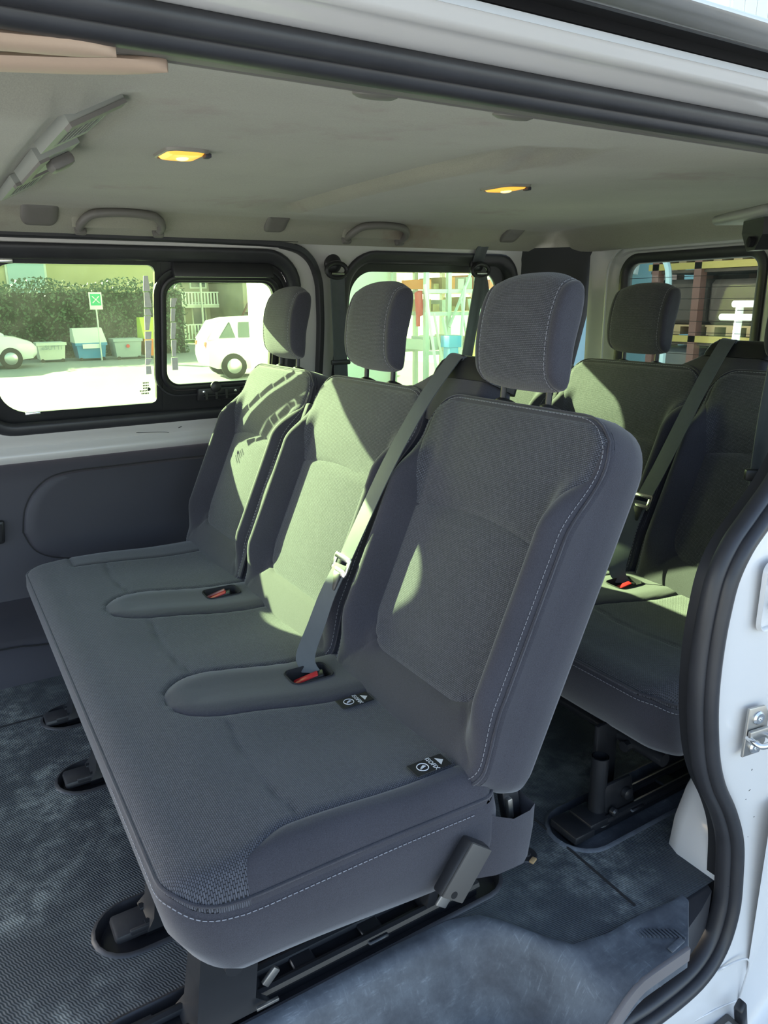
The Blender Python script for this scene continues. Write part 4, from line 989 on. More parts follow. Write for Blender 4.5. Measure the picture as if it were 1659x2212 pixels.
# roof vents in the duct slope
D0, D1 = Vector((.297, 0, 1.0)), Vector((.212, 0, 1.0))
def on_slope(t, y, d=0.0):
    x = lerp(.288, .222, t); z = lerp(1.428, 1.394, t) + .005 * ss(1.15, 1.6, y); nn = Vector((.45, 0, -.89)); return Vector((x, y, z)) + nn * d
def roof_vent(y0, y1, label, slats, group):
    t = thing('roof_vent', label, 'air vent', tuple(on_slope(.5, (y0 + y1) / 2)), group)
    def Q(a0, a1, b0, b1, d): return [on_slope(a0, b0, d), on_slope(a1, b0, d), on_slope(a1, b1, d), on_slope(a0, b1, d)]
    mb = MB(); mb.loft([Q(-.06, 1.10, y0 - .004, y1 + .004, -.014), Q(-.06, 1.10, y0 - .004, y1 + .004, .004), Q(.02, .86, y0 + .046, y1 - .03, .004), Q(.02, .86, y0 + .046, y1 - .03, -.006)], True); obj('vent_frame', mb, 'vent_grey', t, 30)
    mb = MB(); mb.loft([Q(.02, .86, y0 + .046, y1 - .03, -.0058)], True, False, True); mb.f = [list(range(4))]; obj('vent_well', mb, 'dark_void', t, 0)
    n = slats
    for k in range(n):
        a = .06 + .76 * k / (n - 1); mb = MB(); p, q = on_slope(a, y0 + .046, .001), on_slope(a, y1 - .03, .001); m_ = (p + q) / 2
        mb.obox(m_, (q - p) / 2, Vector((-.0013, 0, -.0007)), Vector((.0012, 0, -.0024))); obj('slat', mb, 'vent_grey', t, 0)
    for f_ in (.4, .7):
        mb = MB(); yy = lerp(y0, y1 - .03, f_); p, q = on_slope(.04, yy, -.001), on_slope(.84, yy, -.001); mb.obox((p + q) / 2, (q - p) / 2, (0, .0025, 0), (.001, 0, -.002)); obj('cross_bar', mb, 'grey_plastic', t, 0)
    mb = MB(); mb.loft([Q(-.06, 1.10, y0 - .006, y0 + .036, .004), Q(-.06, 1.10, y0 - .006, y0 + .030, .010)], True, True, True); obj('vent_lip', mb, 'grey_plastic', t, 30)
roof_vent(1.165, 1.425, 'slatted roof air vent nearest the door, largest of the pair', 7, 'slatted roof vents')
roof_vent(1.80, 2.09, 'slatted roof air vent at the far end of the roof duct', 7, 'slatted roof vents')
t = thing('fan_control', 'roof fan control plate with a knob between the two roof vents', 'control', tuple(on_slope(.5, 1.6)))
mb = MB(); mb.loft([[on_slope(a, b, d) for a, b in ((-.02, 1.49), (1.05, 1.49), (1.05, 1.75), (-.02, 1.75))] for d in (-.014, .008)], True, True, True); obj('plate', mb, 'vent_grey', t, 30)
mb = MB(); mb.loft([[on_slope(a, b, d) for a, b in ((.80, 1.49), (1.05, 1.49), (1.05, 1.75), (.80, 1.75))] for d in (.008, .013)], True, True, True); obj('plate_lip', mb, 'grey_plastic', t, 30)
mb = MB(); mb.rbox(on_slope(.35, 1.585, .018), Vector((-.020, 0, -.010)), Vector((0, .030, 0)), Vector((.005, 0, -.010)), .008); obj('knob', mb, 'grey_plastic', t)
# padded beige trims hanging at the front of the near headliner edge
for (pts, lb, r) in (([(-.30, .840, 1.376), (-.05, .826, 1.376), (.10, .806, 1.376), (.195, .785, 1.377)], 'beige padded roof trim strip at top left, nearer the door seal', .016), ([(-.30, .955, 1.376), (0, .905, 1.376), (.15, .860, 1.377), (.250, .812, 1.378)], 'longer beige padded roof trim strip below and beyond the other one', .017)):
    mb = MB(); pth = catmull(pts, 8); rings = []
    for i, p in enumerate(pth):
        tt = (pth[min(i + 1, len(pth) - 1)] - pth[max(i - 1, 0)]).normalized(); s_ = tt.cross(Vector((0, 0, 1))).normalized(); e = math.sqrt(max(.05, min(1, (len(pth) - 1 - i) / 4)))
        rings.append([p + s_ * (r * 1.25 * e * math.cos(k * math.pi / 6)) + Vector((0, 0, 1)) * (.007 * math.sin(k * math.pi / 6)) for k in range(12)])
    mb.loft(rings, True, True, True); tag(obj('roof_trim_strip', mb, 'beige_plastic', None, 60), lb, 'trim strip', 'beige roof trim strips')

# ------------------------------------------------------------------ seat belts on the far wall
def wall_belt(x, z, ends, label, gz=None):
    y = wy(z) - .03; t = thing('seat_belt', label, 'seat belt', (x, y, z), 'seat belts hanging on the far wall')
    mb = MB(); mb.lathe((x, y + .026, z + .006), (0, -1, 0), [(.034, 0), (.034, .010), (.028, .016), (.010, .018)], 20); obj('anchor_cover', mb, 'black_plastic', t)
    mb = MB()
    pts = [(x + .042 * math.cos(a), y - .008, z - .018 + .026 * math.sin(a)) for a in [2 * math.pi * k / 20 for k in range(20)]]
    mb.tube(pts, .009, 8, closed=True); obj('guide_loop', mb, 'black_plastic', t)
    mb = MB(); mb.tube([(x - .026, y - .016, z - .030), (x + .026, y - .016, z - .030)], .0045, 8); obj('guide_bar', mb, 'chrome', t)
    for (ex, ey, ez, hw) in ends:
        path = catmull([(x, y - .012, z - .030), (lerp(x, ex, .3), lerp(y - .012, ey, .3), lerp(z - .03, ez, .3)), (lerp(x, ex, .7), lerp(y - .012, ey, .7), lerp(z - .03, ez, .7)), (ex, ey, ez)], 4)
        mb = MB(); mb.ribbon(path, [(hw, 0, .001)] * len(path)); obj('strap', mb, 'belt_web', t, 40)
    if gz:
        ex, ey, ez, hw = ends[0]; f = (z - .03 - gz) / (z - .03 - ez)
        mb = MB(); c = (lerp(x, ex, f), lerp(y - .012, ey, f), gz); mb.rbox(c, (hw + .012, 0, 0), (0, .008, 0), (0, 0, .010), .006); obj('belt_guide', mb, 'black_plastic', t)
wall_belt(1.351, 1.284, [(1.430, 2.66, .60, .030)], 'dark seat belt hanging straight down the painted pillar between the two far windows', 0.928)
wall_belt(2.022, 1.291, [(1.903, 2.50, .77, .029), (2.162, 2.56, .77, .029)], 'seat belt forming an upside-down V across the rear quarter window')
mb = MB(); mb.ribbon([(2.008, 2.50, 1.366), (2.018, 2.53, 1.338), (2.022, 2.55, 1.306)], [(.029, 0, 0)] * 3); o = obj('strap', mb, 'belt_web', [c for c in bpy.data.objects if c.name.startswith('seat_belt') and c.type == 'EMPTY'][-1], 40)
# near rear belt: bracket under the headliner and hanging strap
t = thing('seat_belt', 'seat belt with bracket at the right edge, hanging beside the rear doors', 'seat belt', (1.71, 1.11, 1.33))
mb = MB(); mb.loft([[(x - .20, y - .03, z + .014) for x, y, z in q] for q in ([(1.86, 1.10, 1.318), (1.92, 1.19, 1.318), (1.95, 1.17, 1.318), (1.89, 1.06, 1.318)], [(1.86, 1.10, 1.275), (1.925, 1.195, 1.285), (1.95, 1.17, 1.285), (1.89, 1.06, 1.275)], [(1.875, 1.125, 1.243), (1.905, 1.165, 1.243), (1.925, 1.145, 1.243), (1.895, 1.10, 1.243)])], True, True, True); obj('bracket', mb, 'black_plastic', t, 30)
mb = MB(); mb.lathe((1.682, 1.110, 1.276), (-.8, .55, 0), [(.012, -.004), (.012, .006), (.008, .008)], 12); obj('bracket_bolt', mb, 'dark_void', t)
mb = MB(); mb.rbox((1.72, 1.13, 1.338), Vector((.06, .11, 0)), Vector((-.04, .025, 0)), (0, 0, .012), .010); obj('bracket_shroud', mb, 'vent_grey', t, 60)
# ------------------------------------------------------------------ near pillar fittings
t = thing('belt_guide', 'black belt guide on a strap at the right edge, in front of the rear backrest', 'seat belt', (1.57, .95, .75))
mb = MB(); q = catmull([(1.60, .955, 1.02), (1.578, .95, .90), (1.574, .95, .767), (1.578, .95, .69), (1.55, .945, .60)], 5); mb.ribbon(q, [(.014, -.016, 0)] * len(q)); obj('strap', mb, 'belt_web', t, 40)
mb = MB(); mb.rbox((1.573, .95, .765), Vector((.022, -.024, 0)), Vector((.008, .008, 0)), (0, 0, .014), .007); obj('guide', mb, 'black_plastic', t)

t = thing('door_striker', 'pale metal door striker plate screwed to the white door pillar', 'striker', (1.212, .672, .377))
c = Vector((1.192, .668, .394)); u = Vector((1, -.14, 0)).normalized(); w_ = Vector((0, 0, 1)); nn = Vector((-.14, -1, 0)).normalized()
mb = MB(); pl = [(-.026, -.050), (.016, -.050), (.028, -.030), (.028, .028), (.016, .046), (-.024, .048)]
mb.loft([[c + u * a + w_ * b + nn * d for a, b in pl] for d in (0, .004)] + [[c + u * a * .95 + w_ * b * .96 + nn * .005 for a, b in pl]], True, True, True); P_ = obj('plate', mb, 'steel', t, 30)
for dz in (.026, -.034):
    mb = MB(); mb.lathe(c + w_ * dz + nn * .004, nn, [(.013, 0), (.013, .003), (.010, .006), (.005, .006), (.004, .003)], 18); obj('bolt', mb, 'chrome', t)
mb = MB(); mb.rbox(c + w_ * -.004 + nn * .010, u * .024, w_ * .010, nn * .004, .003); obj('bridge', mb, 'steel', t)
mb = MB(); mb.tube(catmull([c + u * -.020 + w_ * -.010 + nn * .004, c + u * -.020 + w_ * -.012 + nn * .022, c + u * -.012 + w_ * -.016 + nn * .030, c + u * .010 + w_ * -.016 + nn * .030, c + u * .020 + w_ * -.012 + nn * .022, c + u * .020 + w_ * -.010 + nn * .004], 5), .0055, 10); obj('loop', mb, 'chrome', t)
# pressed recess with latch blocks high on the pillar
mb = MB(); fr = [(x, z) for x, z in rrect(1.215, .655, .055, .065, .02, 5)]
mb.loft([[(1.215 + (x - 1.215) * k, .669 + d, .655 + (z - .655) * k) for x, z in fr] for k, d in ((1.0, .004), (.97, -.004), (.93, -.003), (.90, .004), (.5, .006), (.05, .006))], True, False, True); obj('latch_recess', mb, 'white_paint', wr, 60)
t = thing('latch_block', 'small black latch block in the pressed recess at the right edge', 'latch', (1.222, .655, .655))
mb = MB(); mb.rbox((1.222, .660, .680), (.024, 0, 0), (0, .010, 0), (0, 0, .013), .003); obj('upper_block', mb, 'black_plastic', t)
mb = MB(); mb.rbox((1.222, .662, .636), (.026, 0, 0), (0, .012, 0), Vector((.004, 0, .007)), .003); obj('lower_block', mb, 'black_plastic', t)
# pressed panel edge low on the pillar
mb = MB(); mb.tube(catmull([(1.175, .672, -.165), (1.20, .668, -.160), (1.235, .660, -.155), (1.262, .654, -.160), (1.268, .652, -.185), (1.255, .654, -.25), (1.245, .655, -.30)], 5), .0022, 6); mb.tube(catmull([(1.02, .674, -.235), (1.10, .668, -.245), (1.18, .662, -.252), (1.25, .656, -.262)], 5), .002, 6); obj('pressed_edge', mb, 'white_paint', wr, 60)
mb = MB(); random.seed(11)
for k in range(14):
    x = random.uniform(1.17, 1.25); z = random.uniform(-.1, .5); a = random.uniform(0, 3); l = random.uniform(.002, .007); y = .672
    mb.tube([(x, y, z), (x + l * math.cos(a), y - .001, z + l * math.sin(a))], .0006, 4)
obj('paint_chips', mb, 'seam_dark', wr)
# lower roller arm of the sliding door
t = thing('door_roller', 'dirty grey sliding door roller arm at the bottom right, below the white pillar', 'roller', (1.17, .62, -.27))
mb = MB(); mb.rbox((1.165, .635, -.292), (.055, 0, .004), (0, .022, 0), (0, 0, .014), .006); obj('arm', mb, 'grey_dark', t)
mb = MB(); mb.rbox((1.15, .628, -.276), (.020, 0, 0), (0, .014, 0), (0, 0, .010), .004); mb.rbox((1.19, .625, -.280), (.014, 0, 0), (0, .018, 0), (0, 0, .008), .004); obj('pivot_plate', mb, 'steel', t)
mb = MB(); mb.rbox((1.225, .63, -.268), Vector((.008, 0, .010)), (0, .010, 0), Vector((-.010, 0, .040)), .005); obj('hook_arm', mb, 'black_steel', t)
mb = MB(); mb.lathe((1.205, .60, -.300), (.2, -.3, 1), [(.010, -.03), (.016, -.026), (.016, .010), (.010, .014)], 16); obj('roller_wheel', mb, 'grey_dark', t)
mb = MB(); mb.lathe((1.118, .632, -.288), (.3, -.6, .7), [(.012, -.012), (.012, .010), (.009, .014)], 14); obj('pin', mb, 'steel', t)
mb = MB(); mb.rbox((1.095, .636, -.285), Vector((.006, 0, .004)), (0, .008, 0), Vector((-.004, 0, .022)), .004); obj('end_hook', mb, 'black_steel', t)

# ------------------------------------------------------------------ outdoors
def car(name, label, loc, rot, paint):
    t = thing(name, label, 'car', loc, 'parked cars outside'); R = Matrix.Rotation(rot, 4, 'Z')
    def P(x, y, z): v = R @ Vector((x, y, z)); return (v.x + loc[0], v.y + loc[1], v.z + loc[2])
    st = [(-1.85, .48, .70, .60), (-1.78, .32, .95, .74), (-1.6, .24, 1.0, .80), (-1.0, .22, .98, .82), (0, .22, .96, .83), (.9, .22, .95, .82), (1.35, .24, .88, .80), (1.75, .28, .74, .72), (1.88, .40, .60, .58)]
    mb = MB(); mb.loft([[P(x, -w * .9, zb), P(x, -w, lerp(zb, zt, .3)), P(x, -w, lerp(zb, zt, .75)), P(x, -w * .93, zt), P(x, w * .93, zt), P(x, w, lerp(zb, zt, .75)), P(x, w, lerp(zb, zt, .3)), P(x, w * .9, zb)] for x, zb, zt, w in st], True, True, True); obj('body', mb, paint, t, 40)
    rs = [(-1.80, .96, .94, .70), (-1.55, 1.36, 1.30, .62), (-1.2, 1.44, 1.38, .60), (-.2, 1.47, 1.41, .60), (.25, 1.42, 1.36, .60), (1.05, .98, .94, .70)]
    mb = MB(); mb.loft([[P(x, -.77, .93), P(x, -w, ze), P(x, -w + .1, zr), P(x, w - .1, zr), P(x, w, ze), P(x, .77, .93)] for x, zr, ze, w in rs], True, True, True); obj('cabin', mb, paint, t, 40)
    for s in (-1, 1):
        for x0, x1, a0, a1 in ((-1.52, -1.12, .30, .12), (-1.05, -.32, .05, .0), (-.25, .62, .0, .52)):
            mb = MB(); q = [(x0, .97), (x1, .97), (x1 - a1, 1.33), (x0 + a0, 1.33)]
            mb.loft([[P(x, s * (lerp(.785, .630, (z - .93) / .45) + d), z) for x, z in q] for d in (0, .012)], True, True, True); obj('side_window', mb, 'dark_window', t, 0)
        for x in (-1.2, 1.15):
            mb = MB(); mb.lathe(P(x, s * .83, .30), R @ Vector((0, s, 0)), [(.30, -.18), (.31, -.02), (.26, .01), (.19, .015)], 24); w = obj('wheel', mb, 'tyre', t)
            mb = MB(); mb.lathe(P(x, s * .84, .30), R @ Vector((0, s, 0)), [(.18, .004), (.17, .012), (.05, .02)], 20); obj('hub_cap', mb, 'alloy', w)
        mb = MB(); v = R @ Vector((.62, s * .92, 1.0)); mb.rbox((v.x + loc[0], v.y + loc[1], v.z + loc[2]), R @ Vector((.08, 0, 0)), R @ Vector((0, .10, 0)), (0, 0, .07), .04); obj('mirror', mb, paint, t)
    mb = MB()
    for s in (-1, 1): v = P(-1.80, s * .55, .78); mb.rbox(v, R @ Vector((.03, 0, 0)), R @ Vector((0, .10, 0)), (0, 0, .10), .02)
    obj('tail_lamps', mb, 'amber_lamp', t)
car('car', 'white hatchback parked outside, seen through the sliding pane behind the far headrest', (7.75, 18.2, -.6), -.12, 'white_gloss')
car('car', 'silver-white car parked by the hedge, cut by the left edge of the window', (1.1, 25.2, -.6), -.05, 'white_gloss')

def bin_(name, label, x0, x1, y, zt, body, lid, lid_h, cat='bin', depth=.9, group=None):
    t = thing(name, label, cat, ((x0 + x1) / 2, y, -.6), group); mb = MB()
    mb.loft([[(x0 + i, y - depth / 2 + i, z), (x1 - i, y - depth / 2 + i, z), (x1 - i, y + depth / 2 - i, z), (x0 + i, y + depth / 2 - i, z)] for z, i in ((-.52, .06), (zt, 0))], True, True, True); obj('container', mb, body, t, 0)
    mb = MB(); mb.box((x0 - .03, y - depth / 2 - .03, zt - .09), (x1 + .03, y - depth / 2, zt)); obj('rim', mb, body, t, 0)
    if lid:
        mb = MB(); mb.loft([[(x0 - .03, y - depth / 2 - .02, zt), (x1 + .03, y - depth / 2 - .02, zt), (x1 + .03, y + depth / 2, zt), (x0 - .03, y + depth / 2, zt)], [(x0, y + .05, zt + lid_h), (x1, y + .05, zt + lid_h), (x1, y + depth / 2, zt + lid_h), (x0, y + depth / 2, zt + lid_h)]], True, True, True); obj('lid', mb, lid, t, 0)
    for x in (x0 + .12, x1 - .12):
        mb = MB(); mb.lathe((x, y - depth / 2 + .05, -.55), (0, -1, 0), [(.06, 0), (.06, .04)], 10); obj('castor', mb, 'tyre', t)
    return t
B = bin_('waste_container', 'blue waste container with a raised off-white lid in front of the hedge', 4.36, 5.30, 26.8, -.02, 'blue_bin', 'off_white', .46, 'waste container', group='waste containers by the hedge')
mb = MB(); mb.box((4.55, 26.30, -.20), (5.10, 26.315, -.06)); obj('paper_notice', mb, 'sign_white', B, 0)
B = bin_('waste_container', 'grey waste container right of the blue one', 5.52, 6.42, 26.6, .08, 'grey_bin', None, 0, 'waste container', group='waste containers by the hedge')
mb = MB(); mb.lathe((5.95, 26.14, -.16), (0, -1, 0), [(.06, 0), (.06, .01)], 12); obj('red_mark', mb, 'buckle_red', B)
B = bin_('waste_container', 'low white waste container left of the blue one', 3.20, 4.05, 26.9, .02, 'off_white', None, 0, 'waste container', group='waste containers by the hedge')
text('container_lettering', 'eSUTTI', .20, basis((3.62, 26.40, -.14), (1, 0, 0), (0, 0, 1), (0, -1, 0)), 'grey_bin', B, .003)
B = bin_('waste_bin', 'lime and orange bin by the window divider', 6.56, 7.05, 26.7, .05, 'orange_paint', 'lime_paint', .70, 'bin')
t = thing('green_sign', 'green and white assembly sign on a thin post in front of the hedge', 'sign', (5.10, 26.2, -.6))
mb = MB(); mb.tube([(5.09, 26.25, -.6), (5.09, 26.25, 1.2)], .025, 8); obj('post', mb, 'galvanised', t)
mb = MB(); mb.rbox((5.09, 26.2, 1.30), (.20, 0, 0), (0, .012, 0), (0, 0, .27), .01); obj('board', mb, 'sign_white', t)
mb = MB(); mb.box((4.93, 26.175, 1.16), (5.25, 26.186, 1.52)); obj('green_field', mb, 'green_sign', t, 0)
mb = MB()
for a in (.785, 2.356, -.785, -2.356): mb.obox((5.09 + .10 * math.cos(a), 26.165, 1.34 + .10 * math.sin(a)), (.05 * math.cos(a), 0, .05 * math.sin(a)), (0, .004, 0), (-.014 * math.sin(a), 0, .014 * math.cos(a)))
mb.ball((5.09, 26.165, 1.34), (.035, .008, .035), 8); obj('arrows', mb, 'sign_white', t, 0)
# hedge: leafy surface over a dark core
random.seed(21); t = thing('hedge', 'tall dark green hedge behind the waste containers', 'hedge', (2.5, 29, -.6))
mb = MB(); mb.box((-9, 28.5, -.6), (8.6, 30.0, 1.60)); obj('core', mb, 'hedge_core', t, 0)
mb = MB()
for k in range(16000):
    f_ = random.random(); x = random.uniform(-9, 8.7)
    if f_ < .72: p = Vector((x, 28.5 - random.uniform(-.1, .35), random.uniform(-.6, 1.7)))
    else: p = Vector((x, random.uniform(28.3, 30), 1.60 + random.random() ** 2 * .42 + .12 * math.sin(x * 2.1)))
    a = Vector((random.gauss(0, 1), random.gauss(0, 1), random.gauss(0, 1))).normalized(); b = a.cross(Vector((random.gauss(0, 1), random.gauss(0, 1), .3))).normalized(); s_ = random.uniform(.045, .085)
    mb.quad(p - a * s_, p - b * s_ * .5, p + a * s_, p + b * s_ * .5)
o = obj('foliage', mb, 'hedge_leaf', t, 0, fixn=False); o['kind'] = 'stuff'
def building(name, label, x0, x1, y0, y1, zt, wallm, wins, roof=True):
    t = thing(name, label, 'building', ((x0 + x1) / 2, (y0 + y1) / 2, -.6)); mb = MB(); mb.box((x0, y0, -.6), (x1, y1, zt)); obj('wall', mb, wallm, t, 0)
    if roof:
        mb = MB(); mb.loft([[(x0 - .4, y0 - .4, zt), (x1 + .4, y0 - .4, zt), (x1 + .4, y1 + .4, zt), (x0 - .4, y1 + .4, zt)], [(x0 + 1, (y0 + y1) / 2, zt + 1.2), (x1 - 1, (y0 + y1) / 2, zt + 1.2), (x1 - 1, (y0 + y1) / 2, zt + 1.2), (x0 + 1, (y0 + y1) / 2, zt + 1.2)]], True, True, True); obj('roof', mb, 'roof_tile', t, 0)
    for (a, b, c, d) in wins:
        mb = MB(); wplate = [(a, b), (c, b), (c, d), (a, d)]
        mb.box((a - .08, y0 - .06, b - .08), (c + .08, y0 + .02, d + .08)); w = obj('window', mb, 'off_white', t, 0)
        mb = MB(); mb.box((a, y0 - .08, b), (c, y0 - .055, d)); obj('pane', mb, 'pale_blue' if wallm == 'yellow_wall' else 'dark_window', w, 0)
    return t
building('yellow_building', 'yellow building behind the hedge with pale blue windows', -8, 9.2, 33, 38, 3.6, 'yellow_wall', [(-2, 1.4, -.8, 2.9), (1.0, 1.4, 2.4, 3.0), (3.3, 1.4, 4.6, 3.0)], False)
t = building('balcony_house', 'house with white balconies beyond the street', 9.9, 12.9, 38, 44, 6.0, 'cream_wall', [(10.6, .2, 11.5, 1.1), (12.0, -.2, 12.6, 1.2), (10.5, 2.0, 11.2, 3.3), (12.0, 2.0, 12.7, 3.2)])
mb = MB(); mb.box((10.2, 36.9, 1.0), (13.0, 38, 1.15)); obj('balcony_slab', mb, 'off_white', t, 0)
for z0, z1, xa, xb, y in ((1.12, 1.75, 10.2, 13.0, 36.9), (-.5, .25, 10.5, 12.1, 36.2)):
    mb = MB(); mb.box((xa, y - .03, z1 - .06), (xb, y + .03, z1)); mb.box((xa, y - .03, z0), (xb, y + .03, z0 + .05)); n = int((xb - xa) / .16)
    for k in range(n + 1): mb.box((xa + k * .16 - .02, y - .015, z0), (xa + k * .16 + .05, y + .015, z1))
    obj('railing', mb, 'sign_white', t, 0)
mb = MB(); mb.quad((10.2, 35.2, -.585), (12.2, 35.2, -.585), (12.2, 37.9, -.585), (10.2, 37.9, -.585)); tag(obj('grass_patch', mb, 'grass', None, 0), 'strip of bright grass in front of the balcony house', 'grass')
mb = MB(); mb.tube([(12.0, 36.5, -.6), (12.0, 36.5, 4.2)], .06, 10); tag(obj('street_pole', mb, 'galvanised'), 'pale street pole in front of the balcony house', 'pole')
t = building('workshop', 'pale workshop building with an outside staircase', 13.4, 21.0, 34.6, 41, 4.6, 'cream_wall', [(15.0, .8, 15.8, 2.0), (16.6, .8, 17.4, 2.0)], False)
mb = MB()
for k in range(9): mb.box((12.75 + k * .14, 34.0, -.5 + k * .24), (12.97 + k * .14, 34.55, -.42 + k * .24))
mb.tube([(12.75, 33.95, .1), (14.0, 33.95, 2.3)], .05, 6); obj('staircase', mb, 'rust_red', t, 0)
random.seed(5)
for r_ in range(3):
    for k in range(5 - r_):
        mb = MB(); c = Vector((13.0 + k * .52 + r_ * .26, 33.0, -.35 + r_ * .46)); mb.tube([c + Vector((.17 * math.cos(a), 0, .17 * math.sin(a))) for a in [2 * math.pi * i / 12 for i in range(12)]], .075, 6, closed=True)
        tag(obj('tyre_ring', mb, 'stone'), 'pale ring in the stack of rings beside the outside staircase', 'ring', 'stack of pale rings by the staircase')
B = bin_('street_bin', 'green wheeled bin by the white fence', 11.75, 12.25, 35.3, .10, 'green_bin', 'green_bin', .10)
mb = MB(); mb.ball((12.5, 34.9, -.05), (.22, .2, .42), 10); mb.rbox((12.5, 34.9, -.5), (.26, 0, 0), (0, .2, 0), (0, 0, .1), .05); tag(obj('orange_barrel', mb, 'orange_paint'), 'orange drum-shaped barrier next to the green bin', 'barrier')
# yard seen through the quarter window
building('white_shed', 'sunlit white shed seen through the rear quarter window', 5.9, 8.1, 12.8, 15, 3.4, 'white_wall', [], False)
t = thing('steel_rack', 'galvanised rack of stacked pipes and boards beyond the rear quarter window', 'rack', (8.9, 12, -.6))
for x in (7.95, 8.45, 9.1, 9.8):
    for y in (11.5, 12.6):
        mb = MB(); mb.box((x - .04, y - .04, -.6), (x + .04, y + .04, 2.6)); obj('upright', mb, 'galvanised', t, 0)
for z in (.25, .95, 1.35, 1.75, 2.2):
    for y in (11.5, 12.6):
        mb = MB(); mb.box((7.9, y - .03, z - .05), (9.85, y + .03, z + .02)); obj('beam', mb, 'galvanised' if z != 1.75 else 'wood', t, 0)
mb = MB(); mb.tube([(8.4, 11.4, .7), (9.2, 11.4, 2.3)], .03, 6); mb.tube([(9.1, 11.4, 1.9), (9.8, 11.4, 1.0)], .03, 6); obj('brace', mb, 'galvanised', t)
random.seed(9)
for z in (.27, .97, 1.37, 1.77):
    for k in range(9):
        x = 8.1 + k * .19; mt = random.choice(['wood', 'galvanised', 'off_white', 'wood', 'orange_paint'] if z > .9 else ['galvanised', 'off_white'])
        mb = MB(); hh = random.uniform(.04, .13); mb.obox((x, 12.05, z + .01 + hh), (random.uniform(.05, .08), 0, 0), (0, .38, 0), (0, 0, hh))
        tag(obj('stored_board', mb, mt, None, 0), {'wood': 'brown wooden', 'galvanised': 'grey metal', 'off_white': 'off-white', 'orange_paint': 'orange'}[mt] + ' board lying on the ' + {.27: 'lowest', .97: 'second', 1.37: 'third', 1.77: 'top'}[z] + ' shelf of the galvanised rack', 'board', 'boards on the galvanised rack')
for k in range(34):
    x = 8.0 + k * .10; mb = MB(); h_ = random.uniform(1.0, 2.3); l = .30 if k % 2 else -.22; yy = 10.75 if k % 2 else 11.1
    mb.tube([(x, yy, -.6), (x + l, yy + .2, -.6 + h_)], random.uniform(.02, .04), 6); tag(obj('leaning_pipe', mb, random.choice(['galvanised', 'off_white', 'sign_white'])), 'pale pipe leaning in the bundle in front of the galvanised rack', 'pipe', 'pale pipes leaning by the rack')
for (x0, x1, y, z0, z1, lb) in ((7.30, 7.85, 10.6, -.6, .12, 'low yellow machine standing behind the middle headrest'), (8.05, 8.55, 10.3, .52, .66, 'yellow trestle in front of the pipe bundle')):
    mb = MB(); mb.rbox(((x0 + x1) / 2, y, (z0 + z1) / 2), ((x1 - x0) / 2, 0, 0), (0, .2, 0), (0, 0, (z1 - z0) / 2), .04); mb.rbox((x0 + .1, y - .1, z1 + .03), (.07, 0, 0), (0, .1, 0), (0, 0, .06), .02)
    if z0 > 0: mb.tube([(x0 + .06, y, -.6), (x0 + .06, y, z0 + .02)], .03, 6); mb.tube([(x1 - .06, y, -.6), (x1 - .06, y, z0 + .02)], .03, 6); tag(obj('yellow_machine', mb, 'yellow_paint'), lb, 'machine')
mb = MB(); mb.rbox((7.26, 9.8, -.03), (.09, 0, 0), (0, .09, 0), (0, 0, .57), .02); mb.rbox((7.26, 9.8, .54), (.12, 0, 0), (0, .12, 0), (0, 0, .09), .008); tag(obj('blue_container', mb, 'blue_bin'), 'narrow blue bin standing among the pale pipes', 'bin')
mb = MB(); mb.rbox((7.86, 11.6, 1.12), (.06, 0, .02), (0, .06, 0), (-.02, 0, .22), .03); mb.rbox((7.84, 11.6, .82), (.03, 0, 0), (0, .03, 0), (0, 0, .1), .01); tag(obj('red_tool', mb, 'buckle_red'), 'red tool hanging on the left upright of the rack', 'tool')
# racking behind the rear doors
TIER = {-.11: 'bottom', .76: 'middle', 1.54: 'top'}
t = thing('pallet_rack', 'rust-red pallet racking with yellow beams behind the rear door window', 'rack', (7.6, 4.8, -.6))
for y in (5.44, 4.1, 6.0, 2.8):
    for x in (7.4, 8.4):
        mb = MB(); mb.box((x - .05, y - .045, -.6), (x + .05, y + .045, 2.6)); U_ = obj('upright', mb, 'rust_red', t, 0)
for z in (-.15, .72, 1.50, 2.1):
    for x in (7.38, 8.4):
        mb = MB(); mb.box((x - .03, 2.6, z - .035), (x + .03, 6.1, z + .035)); obj('beam', mb, 'rack_yellow', t, 0)
    mb = MB(); mb.box((7.4, 2.6, z - .07), (8.4, 6.1, z - .04)); obj('shelf_deck', mb, 'brown_stack', t, 0)
mb = MB(); mb.box((8.46, 2.5, -.6), (8.52, 6.2, 2.6)); obj('shade_sheet', mb, 'brown_stack', t, 0)  # added sheet, its dark colour stands in for shade behind the racking
random.seed(14)
for z, H in ((-.11, .62), (.76, .55), (1.54, .42)):
    for y in (2.98, 3.66, 4.36, 5.04, 5.72):
        t2_ = thing('wrapped_pallet', 'plastic-wrapped load on a pallet in the ' + TIER[z] + ' tier of the rust-red racking', 'pallet load', (7.85, y, z), 'wrapped loads in the racking')
        hy = .32; hh = H * random.uniform(.40, .52); mb = MB(); mb.rbox((7.85, y, z + .115 + hh), (.40, 0, 0), (0, hy, 0), (0, 0, hh), .05, 1); obj('load', mb, random.choice(['wrap_grey', 'brown_stack', 'wrap_grey']), t2_, 40)
        mb = MB()
        for q in (-.24, 0, .24): mb.box((7.45, y + q - .05, z), (8.25, y + q + .05, z + .09))
        mb.box((7.45, y - .31, z + .09), (8.25, y + .31, z + .11)); obj('pallet', mb, 'wood', t2_, 0)
t = thing('guard_rail', 'pale yellow-white tubular rail standing outside the rear door window', 'rail', (6.6, 4.3, -.6))
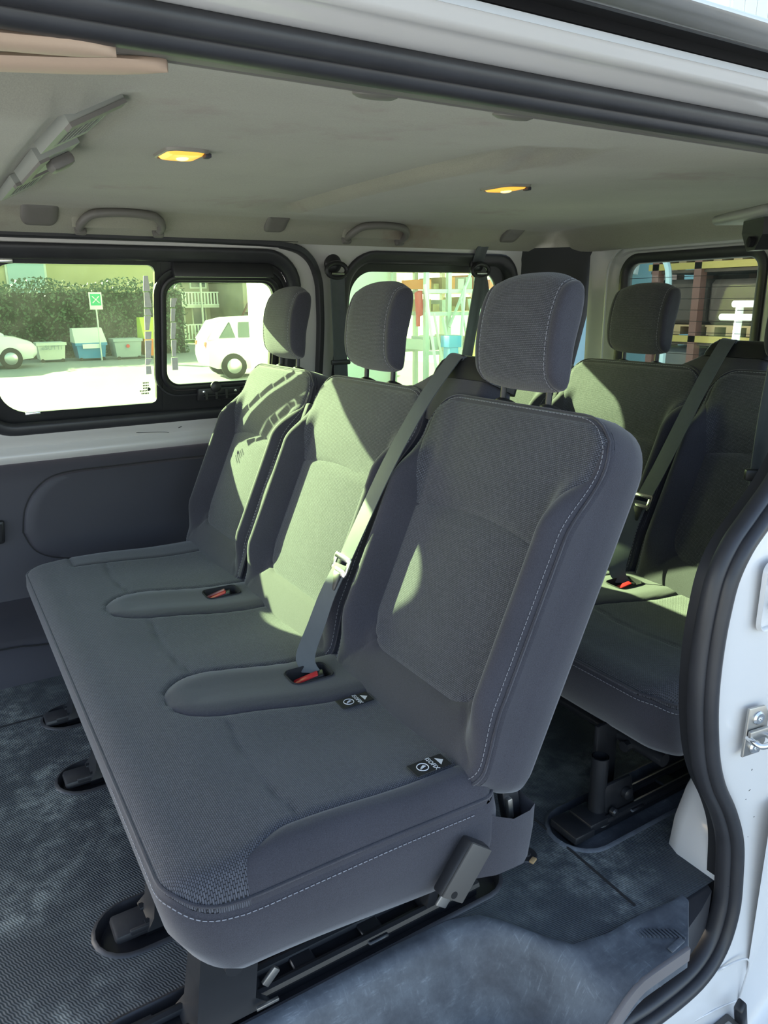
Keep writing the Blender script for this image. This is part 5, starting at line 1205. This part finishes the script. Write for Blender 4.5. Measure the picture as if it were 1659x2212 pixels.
for (y, z0, z1) in ((4.42, -.6, 1.10), (4.17, -.6, 1.06), (3.5, -.6, 1.10)):
    mb = MB(); mb.tube([(6.6, y, z0), (6.6, y - .03, z1)], .036, 8); obj('upright', mb, 'sign_white', t)
for (z, y0, y1) in ((1.10, 4.44, 3.45), (.98, 4.56, 3.4), (.60, 4.46, 3.45)):
    mb = MB(); mb.tube([(6.57, y0, z), (6.57, y1, z)], .030, 8); obj('cross_tube', mb, 'sign_white', t)
t = building('teal_wall', 'teal metal wall with two white strip lights beyond the rear window', 6.25, 12, 6.75, 7.0, 4.2, 'teal_wall', [], False)  # unseen left stretch added so that the wall shades the racking
mb = MB()
for x in (7.72, 7.88): mb = MB(); mb.obox((x, 6.73, 1.55), (.025, 0, -.008), (0, .02, 0), (.02, 0, .09)); obj('strip_light', mb, 'sign_white', t, 0)
for y, m_, lb in ((6.42, 'sign_white', 'white post beside the teal wall'), (6.20, 'pink_post', 'faded pink post beside the teal wall')):
    mb = MB(); mb.box((7.9, y - .07, -.6), (8.04, y + .07, 3.0)); mb.box((7.86, y - .11, -.6), (8.08, y + .11, -.4)); tag(obj('yard_post', mb, m_, None, 0), lb, 'post')
mb = MB(); mb.tube(catmull([(7.1, 5.62, -.6), (7.1, 5.60, 1.2), (7.1, 5.70, 1.6), (7.1, 5.82, 1.8), (7.1, 6.0, 1.95)], 5), .035, 8); tag(obj('curved_pole', mb, 'pale_blue'), 'pale blue curved pole in front of the racking', 'pole')
# tall boarded house whose gable shows above the van roof
t = thing('boarded_house', 'tall house with pale vertical boards, showing above the van roof at top right', 'house', (17, 11, -.6))
mb = MB(); mb.box((13.0, 9.5, -.6), (24, 20, 9.5)); obj('wall', mb, 'siding', t, 0)
for k in range(30):
    y = 9.5 + k * .35; mb = MB(); mb.box((12.96, y + .008, 3.0), (13.02, y + .342, 9.5)); obj('board', mb, 'siding', t, 0)
for k in range(12):
    x = 13.0 + k * .35; mb = MB(); mb.box((x + .008, 9.46, 3.0), (x + .342, 9.52, 9.5)); obj('board', mb, 'siding', t, 0)
